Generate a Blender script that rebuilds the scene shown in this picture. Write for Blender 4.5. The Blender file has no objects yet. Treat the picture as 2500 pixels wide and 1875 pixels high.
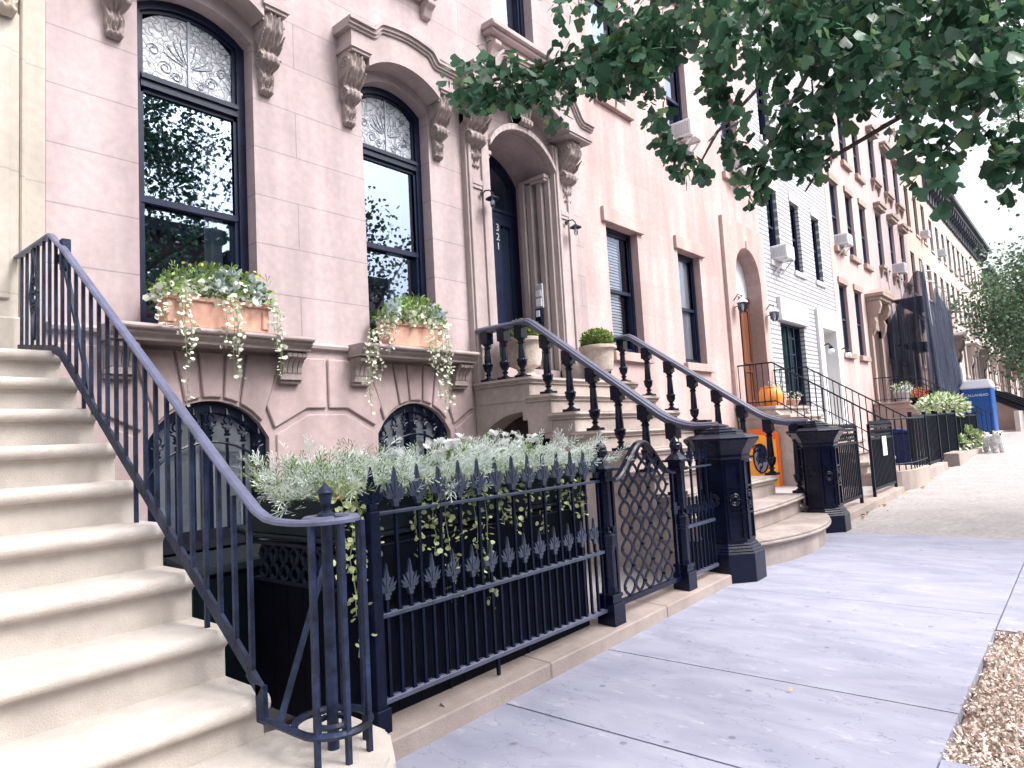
import bpy, bmesh, math, random
import numpy as np
from mathutils import Vector, Matrix
SC = bpy.context.scene
COL = SC.collection
R = math.radians
# ------------------------------------------------------------------ camera, sky, sun, exposure
cam = bpy.data.cameras.new('camera'); cam.sensor_width = 36; cam.lens = 24.004; cam.clip_end = 3000; cam.clip_start = .05
camo = bpy.data.objects.new('camera', cam); COL.objects.link(camo); SC.camera = camo
yaw, pit, rol = 0.70623406, 0.08211009, -0.05616342
f = Vector((math.cos(yaw)*math.cos(pit), math.sin(yaw)*math.cos(pit), math.sin(pit)))
r = f.cross(Vector((0, 0, 1))).normalized(); u = r.cross(f)
r2 = r*math.cos(rol)+u*math.sin(rol); u2 = u*math.cos(rol)-r*math.sin(rol)
camo.matrix_world = Matrix(((r2.x, u2.x, -f.x, 0), (r2.y, u2.y, -f.y, 0), (r2.z, u2.z, -f.z, 1.5), (0, 0, 0, 1)))
SUN_EL, SUN_AZ = R(50), R(158)          # azimuth measured from +Y clockwise
W = bpy.data.worlds.new('World'); SC.world = W; W.use_nodes = True
nt = W.node_tree; bg = nt.nodes['Background']
sky = nt.nodes.new('ShaderNodeTexSky'); sky.sky_type = 'NISHITA'; sky.sun_disc = False
sky.sun_elevation = SUN_EL; sky.sun_rotation = SUN_AZ; sky.dust_density = 7; sky.air_density = 1; sky.ozone_density = 2
hs = nt.nodes.new('ShaderNodeHueSaturation'); hs.inputs['Saturation'].default_value = .30
hs.inputs['Value'].default_value = 1.0
nt.links.new(sky.outputs[0], hs.inputs['Color']); nt.links.new(hs.outputs[0], bg.inputs[0]); bg.inputs[1].default_value = .15
sl = bpy.data.lights.new('sun', 'SUN'); sl.energy = .85; sl.angle = R(14); sl.color = (1, .96, .955)
so = bpy.data.objects.new('sun', sl); COL.objects.link(so)
sd = Vector((math.sin(SUN_AZ)*math.cos(SUN_EL), math.cos(SUN_AZ)*math.cos(SUN_EL), math.sin(SUN_EL)))
so.rotation_euler = sd.to_track_quat('Z', 'Y').to_euler(); so.location = (0, -20, 40)
SC.view_settings.view_transform = 'Standard'; SC.view_settings.look = 'None'; SC.view_settings.exposure = 1.45
SC.cycles.max_bounces = 8; SC.cycles.transparent_max_bounces = 16

# ------------------------------------------------------------------ materials
MATS = {}
def nodes(name):
    m = bpy.data.materials.new(name); m.use_nodes = True
    n = m.node_tree.nodes; l = m.node_tree.links
    return m, n, l, n['Principled BSDF']
def mat(name, col, rough=.75, spec=.3, var=.14, scale=2.5, bump=.15, bscale=45, metallic=0, stain=0, island=0, trans=0, joints=None, stretch=None):
    m, n, l, b = nodes(name)
    tc = n.new('ShaderNodeTexCoord'); vec = tc.outputs['Object']
    if stretch:
        mp = n.new('ShaderNodeMapping'); mp.inputs['Scale'].default_value = stretch
        l.new(vec, mp.inputs[0]); svec = mp.outputs[0]
    else: svec = vec
    nz = n.new('ShaderNodeTexNoise'); nz.inputs['Scale'].default_value = scale; nz.inputs['Detail'].default_value = 6; nz.inputs['Roughness'].default_value = .65
    l.new(svec, nz.inputs['Vector'])
    rp = n.new('ShaderNodeValToRGB'); rp.color_ramp.elements[0].position = .3; rp.color_ramp.elements[1].position = .7
    a = [max(0, c*(1-var)) for c in col]; c2 = [min(1, c*(1+var)) for c in col]
    rp.color_ramp.elements[0].color = (*a, 1); rp.color_ramp.elements[1].color = (*c2, 1)
    l.new(nz.outputs['Fac'], rp.inputs[0]); out = rp.outputs[0]
    def mul(out, fac, lo, hi, p0=.35, p1=.65):
        r = n.new('ShaderNodeValToRGB'); r.color_ramp.elements[0].position = p0; r.color_ramp.elements[1].position = p1
        r.color_ramp.elements[0].color = (*lo, 1) if isinstance(lo, tuple) else (lo, lo, lo, 1); r.color_ramp.elements[1].color = (*hi, 1) if isinstance(hi, tuple) else (hi, hi, hi, 1)
        l.new(fac, r.inputs[0])
        x = n.new('ShaderNodeMix'); x.data_type = 'RGBA'; x.blend_type = 'MULTIPLY'; x.inputs[0].default_value = 1
        l.new(out, x.inputs[6]); l.new(r.outputs[0], x.inputs[7]); return x.outputs[2]
    if stain:      # rain streaks and damp patches with a shape of their own
        mp = n.new('ShaderNodeMapping'); mp.inputs['Scale'].default_value = (1.6, 1.6, .22); l.new(vec, mp.inputs[0])
        n2 = n.new('ShaderNodeTexNoise'); n2.inputs['Scale'].default_value = 1.3; n2.inputs['Detail'].default_value = 5; l.new(mp.outputs[0], n2.inputs['Vector'])
        out = mul(out, n2.outputs['Fac'], 1-stain, 1+stain*.3)
        n3 = n.new('ShaderNodeTexNoise'); n3.inputs['Scale'].default_value = 14; n3.inputs['Detail'].default_value = 8; l.new(vec, n3.inputs['Vector'])
        out = mul(out, n3.outputs['Fac'], 1-stain*.35, 1.03)
    if island:
        g = n.new('ShaderNodeNewGeometry'); out = mul(out, g.outputs['Random Per Island'], 1-island, 1+island, 0, 1)
    h = n.new('ShaderNodeTexNoise'); h.inputs['Scale'].default_value = bscale; h.inputs['Detail'].default_value = 5; l.new(svec, h.inputs['Vector'])
    hout = h.outputs['Fac']
    if joints:      # (course height, block length, z offset, x offset, mortar, darkness)
        ch, bw, zo, xo, mo, dk = joints
        sx = n.new('ShaderNodeSeparateXYZ'); l.new(vec, sx.inputs[0])
        ax = n.new('ShaderNodeMath'); ax.inputs[1].default_value = xo; l.new(sx.outputs[0], ax.inputs[0])
        az = n.new('ShaderNodeMath'); az.inputs[1].default_value = zo; l.new(sx.outputs[2], az.inputs[0])
        cx = n.new('ShaderNodeCombineXYZ'); l.new(ax.outputs[0], cx.inputs[0]); l.new(az.outputs[0], cx.inputs[1])
        br = n.new('ShaderNodeTexBrick'); br.inputs['Scale'].default_value = 1; br.inputs['Mortar Size'].default_value = mo; br.inputs['Mortar Smooth'].default_value = .3
        br.inputs['Brick Width'].default_value = bw; br.inputs['Row Height'].default_value = ch; br.inputs['Bias'].default_value = 0
        br.inputs['Color1'].default_value = (1, 1, 1, 1); br.inputs['Color2'].default_value = (.93, .93, .94, 1); br.inputs['Mortar'].default_value = (dk, dk, dk, 1)
        l.new(cx.outputs[0], br.inputs['Vector'])
        x = n.new('ShaderNodeMix'); x.data_type = 'RGBA'; x.blend_type = 'MULTIPLY'; x.inputs[0].default_value = 1
        l.new(out, x.inputs[6]); l.new(br.outputs['Color'], x.inputs[7]); out = x.outputs[2]
        mh = n.new('ShaderNodeMath'); mh.operation = 'MULTIPLY_ADD'; mh.inputs[1].default_value = -1.6; l.new(br.outputs['Fac'], mh.inputs[0]); l.new(hout, mh.inputs[2]); hout = mh.outputs[0]
    bp = n.new('ShaderNodeBump'); bp.inputs['Strength'].default_value = bump; bp.inputs['Distance'].default_value = .02
    l.new(hout, bp.inputs['Height']); l.new(bp.outputs[0], b.inputs['Normal'])
    l.new(out, b.inputs['Base Color'])
    b.inputs['Roughness'].default_value = rough; b.inputs['Specular IOR Level'].default_value = spec; b.inputs['Metallic'].default_value = metallic
    if trans:
        tr = n.new('ShaderNodeBsdfTranslucent'); l.new(out, tr.inputs[0]); mx = n.new('ShaderNodeMixShader'); mx.inputs[0].default_value = trans
        l.new(b.outputs[0], mx.inputs[1]); l.new(tr.outputs[0], mx.inputs[2]); l.new(mx.outputs[0], n['Material Output'].inputs[0])
    MATS[name] = m; return m
def glassmat(name, refl, tint, wave=.0, body=None):
    m, n, l, b = nodes(name); n.remove(b)
    g = n.new('ShaderNodeBsdfGlossy'); g.inputs['Roughness'].default_value = .012; g.inputs['Color'].default_value = (.60, .72, .95, 1)
    if body: t = n.new('ShaderNodeBsdfDiffuse'); t.inputs[0].default_value = (*body, 1)
    else: t = n.new('ShaderNodeBsdfTransparent'); t.inputs[0].default_value = (*tint, 1)
    fr = n.new('ShaderNodeFresnel'); fr.inputs[0].default_value = 1.5
    ad = n.new('ShaderNodeMath'); ad.inputs[1].default_value = refl; ad.use_clamp = True; l.new(fr.outputs[0], ad.inputs[0])
    mx = n.new('ShaderNodeMixShader'); l.new(ad.outputs[0], mx.inputs[0]); l.new(t.outputs[0], mx.inputs[1]); l.new(g.outputs[0], mx.inputs[2])
    if wave:
        tc = n.new('ShaderNodeTexCoord'); nz = n.new('ShaderNodeTexNoise'); nz.inputs['Scale'].default_value = 2.6; nz.inputs['Detail'].default_value = 1
        l.new(tc.outputs['Object'], nz.inputs['Vector']); bp = n.new('ShaderNodeBump'); bp.inputs['Strength'].default_value = wave; bp.inputs['Distance'].default_value = .02
        l.new(nz.outputs['Fac'], bp.inputs['Height']); l.new(bp.outputs[0], g.inputs['Normal'])
    l.new(mx.outputs[0], n['Material Output'].inputs[0]); MATS[name] = m; return m
# stone
mat('brownstone', (.46, .372, .378), .85, .2, .09, 1.6, .18, 120, stain=.22, joints=(.5, 5.2, -.11+5, 1.55, .0075, .72))
mat('brownstone_trim', (.41, .34, .338), .85, .2, .10, 3, .18, 120, stain=.18)
mat('brownstone_carved', (.36, .30, .29), .85, .2, .16, 7, .25, 90, stain=.25)
mat('brownstone_base', (.44, .342, .34), .85, .2, .09, 1.8, .18, 120, stain=.22)
mat('stoop_stone', (.41, .35, .325), .85, .2, .14, 3, .2, 110, stain=.25)
mat('limestone', (.53, .48, .425), .85, .2, .08, 1.2, .12, 120, stain=.2, joints=(.95, 4, -.2+5, 1.0, .008, .8))
mat('limestone_carved', (.55, .49, .41), .85, .2, .14, 6, .25, 80, stain=.25)
mat('step_stone', (.53, .482, .445), .9, .15, .07, 3, .35, 140, stain=.17)
mat('pink_stone', (.515, .378, .365), .85, .2, .08, .9, .1, 140, stain=.24, joints=(.62, 2.6, 5, .4, .006, .88))
mat('pink_trim', (.48, .345, .325), .85, .2, .1, 2, .15, 120, stain=.22)
mat('white_brick', (.52, .52, .56), .7, .25, .05, 2, .1, 60, stain=.06, joints=(.125, .36, 5, 0, .026, .38))
mat('white_paint', (.66, .65, .66), .6, .3, .03, 2, .05, 60)
mat('rose_stone', (.49, .365, .355), .85, .2, .06, 1, .1, 100, stain=.15)
mat('rose_trim', (.35, .265, .235), .85, .2, .1, 2, .1, 80, stain=.15)
mat('mauve_stone', (.42, .335, .345), .85, .2, .06, 1, .1, 100, stain=.12)
mat('orange_stone', (.52, .385, .335), .85, .2, .06, 1, .1, 100, stain=.12)
mat('sand_stone', (.53, .445, .43), .85, .2, .06, 1, .1, 100, stain=.12)
mat('pale_stone', (.54, .47, .44), .85, .2, .06, 1, .1, 100, stain=.12)
mat('dark_cornice', (.075, .085, .11), .6, .3, .2, 4, .1, 40)
mat('brick_red', (.16, .115, .115), .85, .2, .1, 2, .1, 60, joints=(.08, .22, 5, 0, .01, 1.25))
# metal, wood, paint
mat('iron', (.0035, .007, .024), .40, .16, .5, 14, .12, 70)
mat('iron_gloss', (.003, .005, .02), .24, .28, .4, 6, .05, 40)
mat('iron_worn', (.013, .021, .05), .45, .25, .8, 11, .25, 60)
mat('rail_top_sheen', (.07, .075, .13), .3, .8, .3, 6, .05, 40)  # black iron rails, base colour lightened to stand in for reflected sky
mat('rail_worn_sheen', (.11, .12, .20), .42, .45, .3, 9, .15, 50)  # faded paint, plus the sky's sheen lightened into the base colour
mat('spear_skylit', (.035, .05, .085), .3, .7, .4, 10, .1, 60)  # lighter copy of iron: skylight on spears and rails put into the colour
mat('sill_stone', (.35, .29, .285), .85, .2, .12, 4, .18, 120, stain=.25)
mat('rust', (.32, .17, .12), .8, .2, .4, 30, .2, 80)
mat('iron_far', (.009, .014, .026), .5, .2, .3, 8, .1, 40)
mat('frame_paint', (.006, .011, .034), .42, .28, .4, 5, .06, 30)
mat('frame_far', (.03, .035, .055), .5, .3, .3, 5, .05, 30)
mat('black_board', (.002, .003, .009), .6, .1, .5, 3, .1, 40)
mat('planter_green', (.005, .012, .018), .5, .2, .3, 4, .05, 30)
mat('terracotta', (.64, .375, .295), .8, .2, .14, 5, .12, 70, stain=.14)
mat('urn_stone', (.50, .43, .38), .85, .2, .15, 14, .5, 35, stain=.15)
mat('wood_door', (.125, .042, .02), .45, .4, .55, 5, .1, 30, stretch=(5, 5, .35))
mat('orange_paint', (.96, .38, .03), .45, .4, .06, 4, .05, 30)
mat('orange_deep', (.74, .14, .015), .45, .4, .06, 4, .05, 30)
mat('orange_glaze', (.88, .31, .05), .35, .5, .1, 5, .05, 30)
mat('ac_white', (.66, .66, .69), .5, .4, .03, 4, .03, 30)
mat('grey_metal', (.42, .43, .47), .4, .5, .1, 8, .05, 40)
mat('blue_plastic', (.02, .095, .34), .4, .4, .1, 3, .04, 20)
mat('bin_blue', (.008, .018, .12), .4, .4, .1, 3, .04, 20)
mat('white_plastic', (.78, .79, .84), .45, .4, .03, 3, .03, 20)
mat('sheet_dark', (.010, .02, .028), .6, .15, .3, 3, .1, 20)
mat('digit_white', (.5, .5, .53), .5, .3, .02, 3, .02, 20)
mat('curtain', (.78, .80, .84), .9, .1, .04, 3, .1, 30, trans=.2)
mat('curtain_white', (.80, .80, .82), .9, .1, .03, 3, .05, 30)
mat('shutter_white', (.86, .90, .94), .6, .3, .04, 3, .05, 30)
mat('room', (.02, .025, .04), .9, .1, .5, 2, 0, 10)  # near-black, so the dimness of interiors is put into the colour
mat('lead', (.35, .38, .45), .5, .4, .1, 10, .05, 30)
# ground
mat('concrete', (.355, .33, .33), .9, .15, .20, 18, .35, 110, stain=.1)
mat('curb_stone', (.37, .31, .285), .9, .15, .1, 3, .25, 90, stain=.16)
mat('areaway_concrete', (.33, .30, .30), .9, .15, .12, 2, .2, 60)
mat('asphalt', (.05, .05, .055), .9, .2, .2, 20, .3, 90)
mat('soil', (.24, .17, .13), .95, .1, .3, 12, .6, 40)
mat('chip', (.70, .59, .53), .9, .15, .1, 9, .1, 30, island=.55)
mat('dry_leaf', (.50, .33, .17), .8, .2, .2, 9, .1, 30, island=.3)
# plants
mat('ginkgo_leaf', (.06, .150, .085), .34, .6, .2, 3, .05, 40, island=.6, trans=.3)
mat('ginkgo_light', (.16, .27, .12), .4, .5, .2, 3, .05, 40, island=.35, trans=.4)
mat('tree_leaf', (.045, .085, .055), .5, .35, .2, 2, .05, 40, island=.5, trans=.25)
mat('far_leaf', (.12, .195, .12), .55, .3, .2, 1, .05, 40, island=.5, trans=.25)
mat('yellow_leaf', (.30, .28, .05), .5, .3, .2, 3, .05, 40, island=.3, trans=.3)
mat('bark', (.11, .085, .07), .9, .2, .3, 6, .6, 20, stretch=(3, 3, .6))
mat('juniper', (.72, .80, .75), .6, .25, .15, 3, .05, 40, island=.3, trans=.3)
mat('juniper_green', (.20, .29, .10), .6, .25, .2, 3, .05, 40, island=.4, trans=.15)
mat('silver_leaf', (.58, .66, .68), .6, .25, .1, 3, .05, 40, island=.25, trans=.1)
mat('ivy_pale', (.72, .76, .62), .5, .3, .15, 30, .05, 40, island=.3, trans=.15)
mat('ivy_green', (.20, .30, .09), .5, .3, .2, 8, .05, 40, island=.5, trans=.2)
mat('creeper', (.48, .54, .29), .5, .3, .2, 8, .05, 40, island=.4, trans=.2)
mat('white_flower', (.86, .86, .86), .6, .2, .04, 8, .05, 40, island=.1, trans=.2)
mat('yellow_flower', (.80, .68, .14), .6, .2, .05, 8, .05, 40, island=.2, trans=.2)
mat('red_flower', (.60, .10, .05), .6, .2, .1, 8, .05, 40, island=.3, trans=.2)
mat('box_leaf', (.17, .24, .05), .5, .3, .2, 8, .05, 40, island=.5, trans=.2)
mat('stem', (.25, .30, .16), .7, .2, .2, 8, .05, 40)
mat('dog_fur', (.90, .90, .91), .95, .1, .04, 20, .4, 60, trans=.25)
mat('dog_nose', (.03, .03, .035), .4, .4, .1, 8, .05, 40)
glassmat('glass', .29, (.62, .72, .82), .03)
glassmat('glass_bright', .08, (1, 1, 1), .03)
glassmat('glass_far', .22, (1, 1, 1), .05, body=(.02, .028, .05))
glassmat('glass_lamp', .08, (.9, .92, .95))
def bluestone():
    m, n, l, b = nodes('bluestone'); tc = n.new('ShaderNodeTexCoord'); v = tc.outputs['Object']
    mp = n.new('ShaderNodeMapping'); mp.inputs['Scale'].default_value = (2.6, 1, 1); l.new(v, mp.inputs[0])
    nz = n.new('ShaderNodeTexNoise'); nz.inputs['Scale'].default_value = 1.7; nz.inputs['Detail'].default_value = 7; nz.inputs['Distortion'].default_value = .6; l.new(mp.outputs[0], nz.inputs[0])
    rp = n.new('ShaderNodeValToRGB'); e = rp.color_ramp.elements
    e[0].position = .25; e[0].color = (.245, .25, .335, 1); e[1].position = .75; e[1].color = (.37, .37, .45, 1)
    l.new(nz.outputs['Fac'], rp.inputs[0])
    # cleft ledges: contour lines of a stretched noise, masked
    n2 = n.new('ShaderNodeTexNoise'); n2.inputs['Scale'].default_value = 1.25; n2.inputs['Detail'].default_value = 5; n2.inputs['Roughness'].default_value = .55; l.new(mp.outputs[0], n2.inputs[0])
    m1 = n.new('ShaderNodeMath'); m1.operation = 'MULTIPLY'; m1.inputs[1].default_value = 9; l.new(n2.outputs['Fac'], m1.inputs[0])
    fl = n.new('ShaderNodeMath'); fl.operation = 'FRACT'; l.new(m1.outputs[0], fl.inputs[0])
    cr = n.new('ShaderNodeValToRGB'); ce = cr.color_ramp.elements; ce[0].position = 0; ce[0].color = (.50, .53, .60, 1); ce[1].position = .05; ce[1].color = (1, 1, 1, 1); l.new(fl.outputs[0], cr.inputs[0])
    n4 = n.new('ShaderNodeTexNoise'); n4.inputs['Scale'].default_value = .9; l.new(v, n4.inputs[0])
    mk = n.new('ShaderNodeValToRGB'); mk.color_ramp.elements[0].position = .36; mk.color_ramp.elements[1].position = .5; l.new(n4.outputs['Fac'], mk.inputs[0])
    x = n.new('ShaderNodeMix'); x.data_type = 'RGBA'; x.blend_type = 'MULTIPLY'; l.new(mk.outputs[0], x.inputs[0]); l.new(rp.outputs[0], x.inputs[6]); l.new(cr.outputs[0], x.inputs[7])
    # gum spots and pale scuffs
    vo = n.new('ShaderNodeTexVoronoi'); vo.inputs['Scale'].default_value = 3.4; vo.inputs['Randomness'].default_value = 1; l.new(v, vo.inputs['Vector'])
    vr = n.new('ShaderNodeValToRGB'); ve = vr.color_ramp.elements; ve[0].position = .05; ve[0].color = (.55, .57, .62, 1); ve[1].position = .075; ve[1].color = (1, 1, 1, 1); l.new(vo.outputs['Distance'], vr.inputs[0])
    x2 = n.new('ShaderNodeMix'); x2.data_type = 'RGBA'; x2.blend_type = 'MULTIPLY'; x2.inputs[0].default_value = .9; l.new(x.outputs[2], x2.inputs[6]); l.new(vr.outputs[0], x2.inputs[7])
    n5 = n.new('ShaderNodeTexNoise'); n5.inputs['Scale'].default_value = 5; n5.inputs['Detail'].default_value = 8; n5.inputs['Roughness'].default_value = .7; l.new(mp.outputs[0], n5.inputs[0])
    r5 = n.new('ShaderNodeValToRGB'); r5.color_ramp.elements[0].position = .60; r5.color_ramp.elements[1].position = .70; l.new(n5.outputs['Fac'], r5.inputs[0])
    x3 = n.new('ShaderNodeMix'); x3.data_type = 'RGBA'; l.new(r5.outputs[0], x3.inputs[0]); l.new(x2.outputs[2], x3.inputs[6]); x3.inputs[7].default_value = (.46, .45, .50, 1)
    l.new(x3.outputs[2], b.inputs['Base Color']); b.inputs['Roughness'].default_value = .7; b.inputs['Specular IOR Level'].default_value = .3
    ad = n.new('ShaderNodeMath'); ad.operation = 'ADD'; l.new(n5.outputs['Fac'], ad.inputs[0])
    fq = n.new('ShaderNodeMath'); fq.operation = 'FLOOR'; l.new(m1.outputs[0], fq.inputs[0]); fq2 = n.new('ShaderNodeMath'); fq2.operation = 'MULTIPLY'; l.new(fq.outputs[0], fq2.inputs[0]); l.new(mk.outputs[0], fq2.inputs[1])
    l.new(fq2.outputs[0], ad.inputs[1])
    bp = n.new('ShaderNodeBump'); bp.inputs['Strength'].default_value = .3; bp.inputs['Distance'].default_value = .006; l.new(ad.outputs[0], bp.inputs['Height']); l.new(bp.outputs[0], b.inputs['Normal'])
    MATS['bluestone'] = m
bluestone()
def stained():
    m, n, l, b = nodes('stained_glass'); n.remove(b); tc = n.new('ShaderNodeTexCoord'); v = tc.outputs['Object']
    nz = n.new('ShaderNodeTexNoise'); nz.inputs['Scale'].default_value = 5; l.new(v, nz.inputs[0])
    mx = n.new('ShaderNodeMix'); mx.data_type = 'RGBA'; mx.inputs[0].default_value = .22; l.new(v, mx.inputs[6]); l.new(nz.outputs['Color'], mx.inputs[7])
    vo = n.new('ShaderNodeTexVoronoi'); vo.feature = 'DISTANCE_TO_EDGE'; vo.inputs['Scale'].default_value = 17; l.new(mx.outputs[2], vo.inputs['Vector'])
    v2 = n.new('ShaderNodeTexVoronoi'); v2.inputs['Scale'].default_value = 17; l.new(mx.outputs[2], v2.inputs['Vector'])
    cr = n.new('ShaderNodeValToRGB'); e = cr.color_ramp.elements; e[0].position = .02; e[0].color = (.06, .07, .10, 1); e[1].position = .09; e[1].color = (.40, .42, .46, 1); l.new(vo.outputs[0], cr.inputs[0])
    c2 = n.new('ShaderNodeValToRGB'); c2.color_ramp.elements[0].color = (.82, .84, .84, 1); c2.color_ramp.elements[1].color = (1.15, 1.15, 1.2, 1); l.new(v2.outputs['Color'], c2.inputs[0])
    mm = n.new('ShaderNodeMix'); mm.data_type = 'RGBA'; mm.blend_type = 'MULTIPLY'; mm.inputs[0].default_value = 1; l.new(cr.outputs[0], mm.inputs[6]); l.new(c2.outputs[0], mm.inputs[7])
    d = n.new('ShaderNodeBsdfDiffuse'); l.new(mm.outputs[2], d.inputs[0]); g = n.new('ShaderNodeBsdfGlossy'); g.inputs['Roughness'].default_value = .25
    bp = n.new('ShaderNodeBump'); bp.inputs['Strength'].default_value = .5; bp.inputs['Distance'].default_value = .02; l.new(vo.outputs[0], bp.inputs['Height']); l.new(bp.outputs[0], g.inputs['Normal'])
    ms = n.new('ShaderNodeMixShader'); ms.inputs[0].default_value = .06; l.new(d.outputs[0], ms.inputs[1]); l.new(g.outputs[0], ms.inputs[2]); l.new(ms.outputs[0], n['Material Output'].inputs[0])
    MATS['stained_glass'] = m
stained()
def netting():
    m, n, l, b = nodes('netting'); tc = n.new('ShaderNodeTexCoord')
    b.inputs['Base Color'].default_value = (.010, .018, .05, 1); b.inputs['Roughness'].default_value = .7
    mp = n.new('ShaderNodeMapping'); mp.inputs['Scale'].default_value = (3, 3, .25); l.new(tc.outputs['Object'], mp.inputs[0])
    nz = n.new('ShaderNodeTexNoise'); nz.inputs['Scale'].default_value = 2; nz.inputs['Detail'].default_value = 4; l.new(mp.outputs[0], nz.inputs[0])
    rp = n.new('ShaderNodeValToRGB'); rp.color_ramp.elements[0].position = .35; rp.color_ramp.elements[0].color = (.05, .05, .05, 1); rp.color_ramp.elements[1].position = .7; rp.color_ramp.elements[1].color = (.38, .38, .38, 1); l.new(nz.outputs['Fac'], rp.inputs[0])
    t = n.new('ShaderNodeBsdfTransparent'); mx = n.new('ShaderNodeMixShader'); l.new(rp.outputs[0], mx.inputs[0]); l.new(b.outputs[0], mx.inputs[1]); l.new(t.outputs[0], mx.inputs[2]); l.new(mx.outputs[0], n['Material Output'].inputs[0])
    MATS['netting'] = m
netting()

# ------------------------------------------------------------------ mesh helpers
LOC = {}
def thing(name, label, cat, loc, group=None):
    o = bpy.data.objects.new(name, None); o.empty_display_size = .1; COL.objects.link(o)
    o.location = loc; LOC[o.name] = Vector(loc); tag(o, label, cat, group); return o
def tag(o, label, cat, group=None):
    o['label'] = label; o['category'] = cat
    if group: o['group'] = group
    return o
def struct(o, kind='structure', label=None):
    o['kind'] = kind
    if label: o['label'] = label
    return o
class MB:
    def __init__(s): s.v = []; s.f = []; s.m = []; s.mi = 0
    def add(s, vs, fs):
        k = len(s.v); s.v += [tuple(p) for p in vs]; s.f += [[i+k for i in q] for q in fs]; s.m += [s.mi]*len(fs); return s
    def box(s, x0, x1, y0, y1, z0, z1):
        vs = [(x0, y0, z0), (x1, y0, z0), (x1, y1, z0), (x0, y1, z0), (x0, y0, z1), (x1, y0, z1), (x1, y1, z1), (x0, y1, z1)]
        return s.add(vs, [(0, 3, 2, 1), (4, 5, 6, 7), (0, 1, 5, 4), (1, 2, 6, 5), (2, 3, 7, 6), (3, 0, 4, 7)])
    def bar(s, a, b, w, h=None, up=(0, 0, 1)):
        a, b = Vector(a), Vector(b); h = h or w; t = (b-a).normalized(); u = Vector(up)
        if abs(t.dot(u)) > .99: u = Vector((1, 0, 0))
        sd = t.cross(u).normalized()*w/2; n = sd.cross(t).normalized()*h/2
        vs = [a-sd-n, a+sd-n, a+sd+n, a-sd+n, b-sd-n, b+sd-n, b+sd+n, b-sd+n]
        return s.add(vs, [(0, 1, 2, 3), (7, 6, 5, 4), (0, 4, 5, 1), (1, 5, 6, 2), (2, 6, 7, 3), (3, 7, 4, 0)])
    def sweep(s, prof, path, closed=False, cap=True, up=(0, 0, 1), scale=None):
        P = [Vector(p) for p in path]; n = len(P); k = len(prof); vs = []
        for i, p in enumerate(P):
            if closed: t0 = (P[i]-P[i-1]).normalized(); t1 = (P[(i+1) % n]-P[i]).normalized()
            else: t0 = (P[i]-P[max(0, i-1)]); t1 = (P[min(n-1, i+1)]-P[i]); t0 = t0.normalized() if i else t1.normalized(); t1 = t1.normalized() if i < n-1 else t0
            t = (t0+t1).normalized(); u = Vector(up)
            if abs(t.dot(u)) > .98: u = Vector((1, 0, 0)) if abs(t.x) < .9 else Vector((0, 1, 0))
            sd = t.cross(u).normalized(); nn = sd.cross(t).normalized(); c = max(.35, t.dot(t1)) if (not closed or True) else 1
            sc = scale[i] if scale else 1
            for (a, b) in prof: vs.append(p+sd*a*sc/(c if abs(t0.z-t1.z) < 1e-4 else 1)+nn*b*sc/(c if abs(t0.z-t1.z) >= 1e-4 else 1))
        fs = []
        for i in range(n if closed else n-1):
            j = (i+1) % n
            for q in range(k): fs.append((i*k+q, i*k+(q+1) % k, j*k+(q+1) % k, j*k+q))
        if cap and not closed: fs.append(tuple(range(k))[::-1]); fs.append(tuple((n-1)*k+q for q in range(k)))
        return s.add(vs, fs)
    def tube(s, path, r, n=6, closed=False):
        sc = r if isinstance(r, (list, tuple)) else None
        rr = 1 if sc else r
        return s.sweep([(rr*math.cos(2*math.pi*i/n), rr*math.sin(2*math.pi*i/n)) for i in range(n)], path, closed, scale=sc)
    def lathe(s, prof, cx, cy, z0=0, n=16, rot=0, flute=0, sq=None):
        vs = []; fs = []; k = len(prof)
        for (rr, z) in prof:
            for i in range(n):
                a = 2*math.pi*i/n+rot; q = rr*(1+(flute*math.cos(a*n/2) if flute else 0)); vs.append((cx+q*math.cos(a), cy+q*math.sin(a), z0+z))
        for j in range(k-1):
            for i in range(n): fs.append((j*n+i, j*n+(i+1) % n, (j+1)*n+(i+1) % n, (j+1)*n+i))
        fs.append(tuple(range(n))[::-1]); fs.append(tuple((k-1)*n+i for i in range(n)))
        return s.add(vs, fs)
    def prism(s, poly, y0, y1, axis='y'):
        n = len(poly)
        fn = {'y': lambda a, b, c: (a, c, b), 'x': lambda a, b, c: (c, a, b), 'z': lambda a, b, c: (a, b, c)}[axis]
        vs = [fn(a, b, y0) for a, b in poly]+[fn(a, b, y1) for a, b in poly]
        fs = [tuple(range(n))]+[tuple(range(n, 2*n))[::-1]]+[(i, n+i, n+(i+1) % n, (i+1) % n) for i in range(n)]
        return s.add(vs, fs)
    def sphere(s, c, rx, ry=None, rz=None, n=10, m=7):
        ry = ry or rx; rz = rz or rx; vs = []; fs = []
        for j in range(m+1):
            t = math.pi*j/m
            for i in range(n): a = 2*math.pi*i/n; vs.append((c[0]+rx*math.sin(t)*math.cos(a), c[1]+ry*math.sin(t)*math.sin(a), c[2]-rz*math.cos(t)))
        for j in range(m):
            for i in range(n): fs.append((j*n+i, j*n+(i+1) % n, (j+1)*n+(i+1) % n, (j+1)*n+i))
        return s.add(vs, fs)
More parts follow.
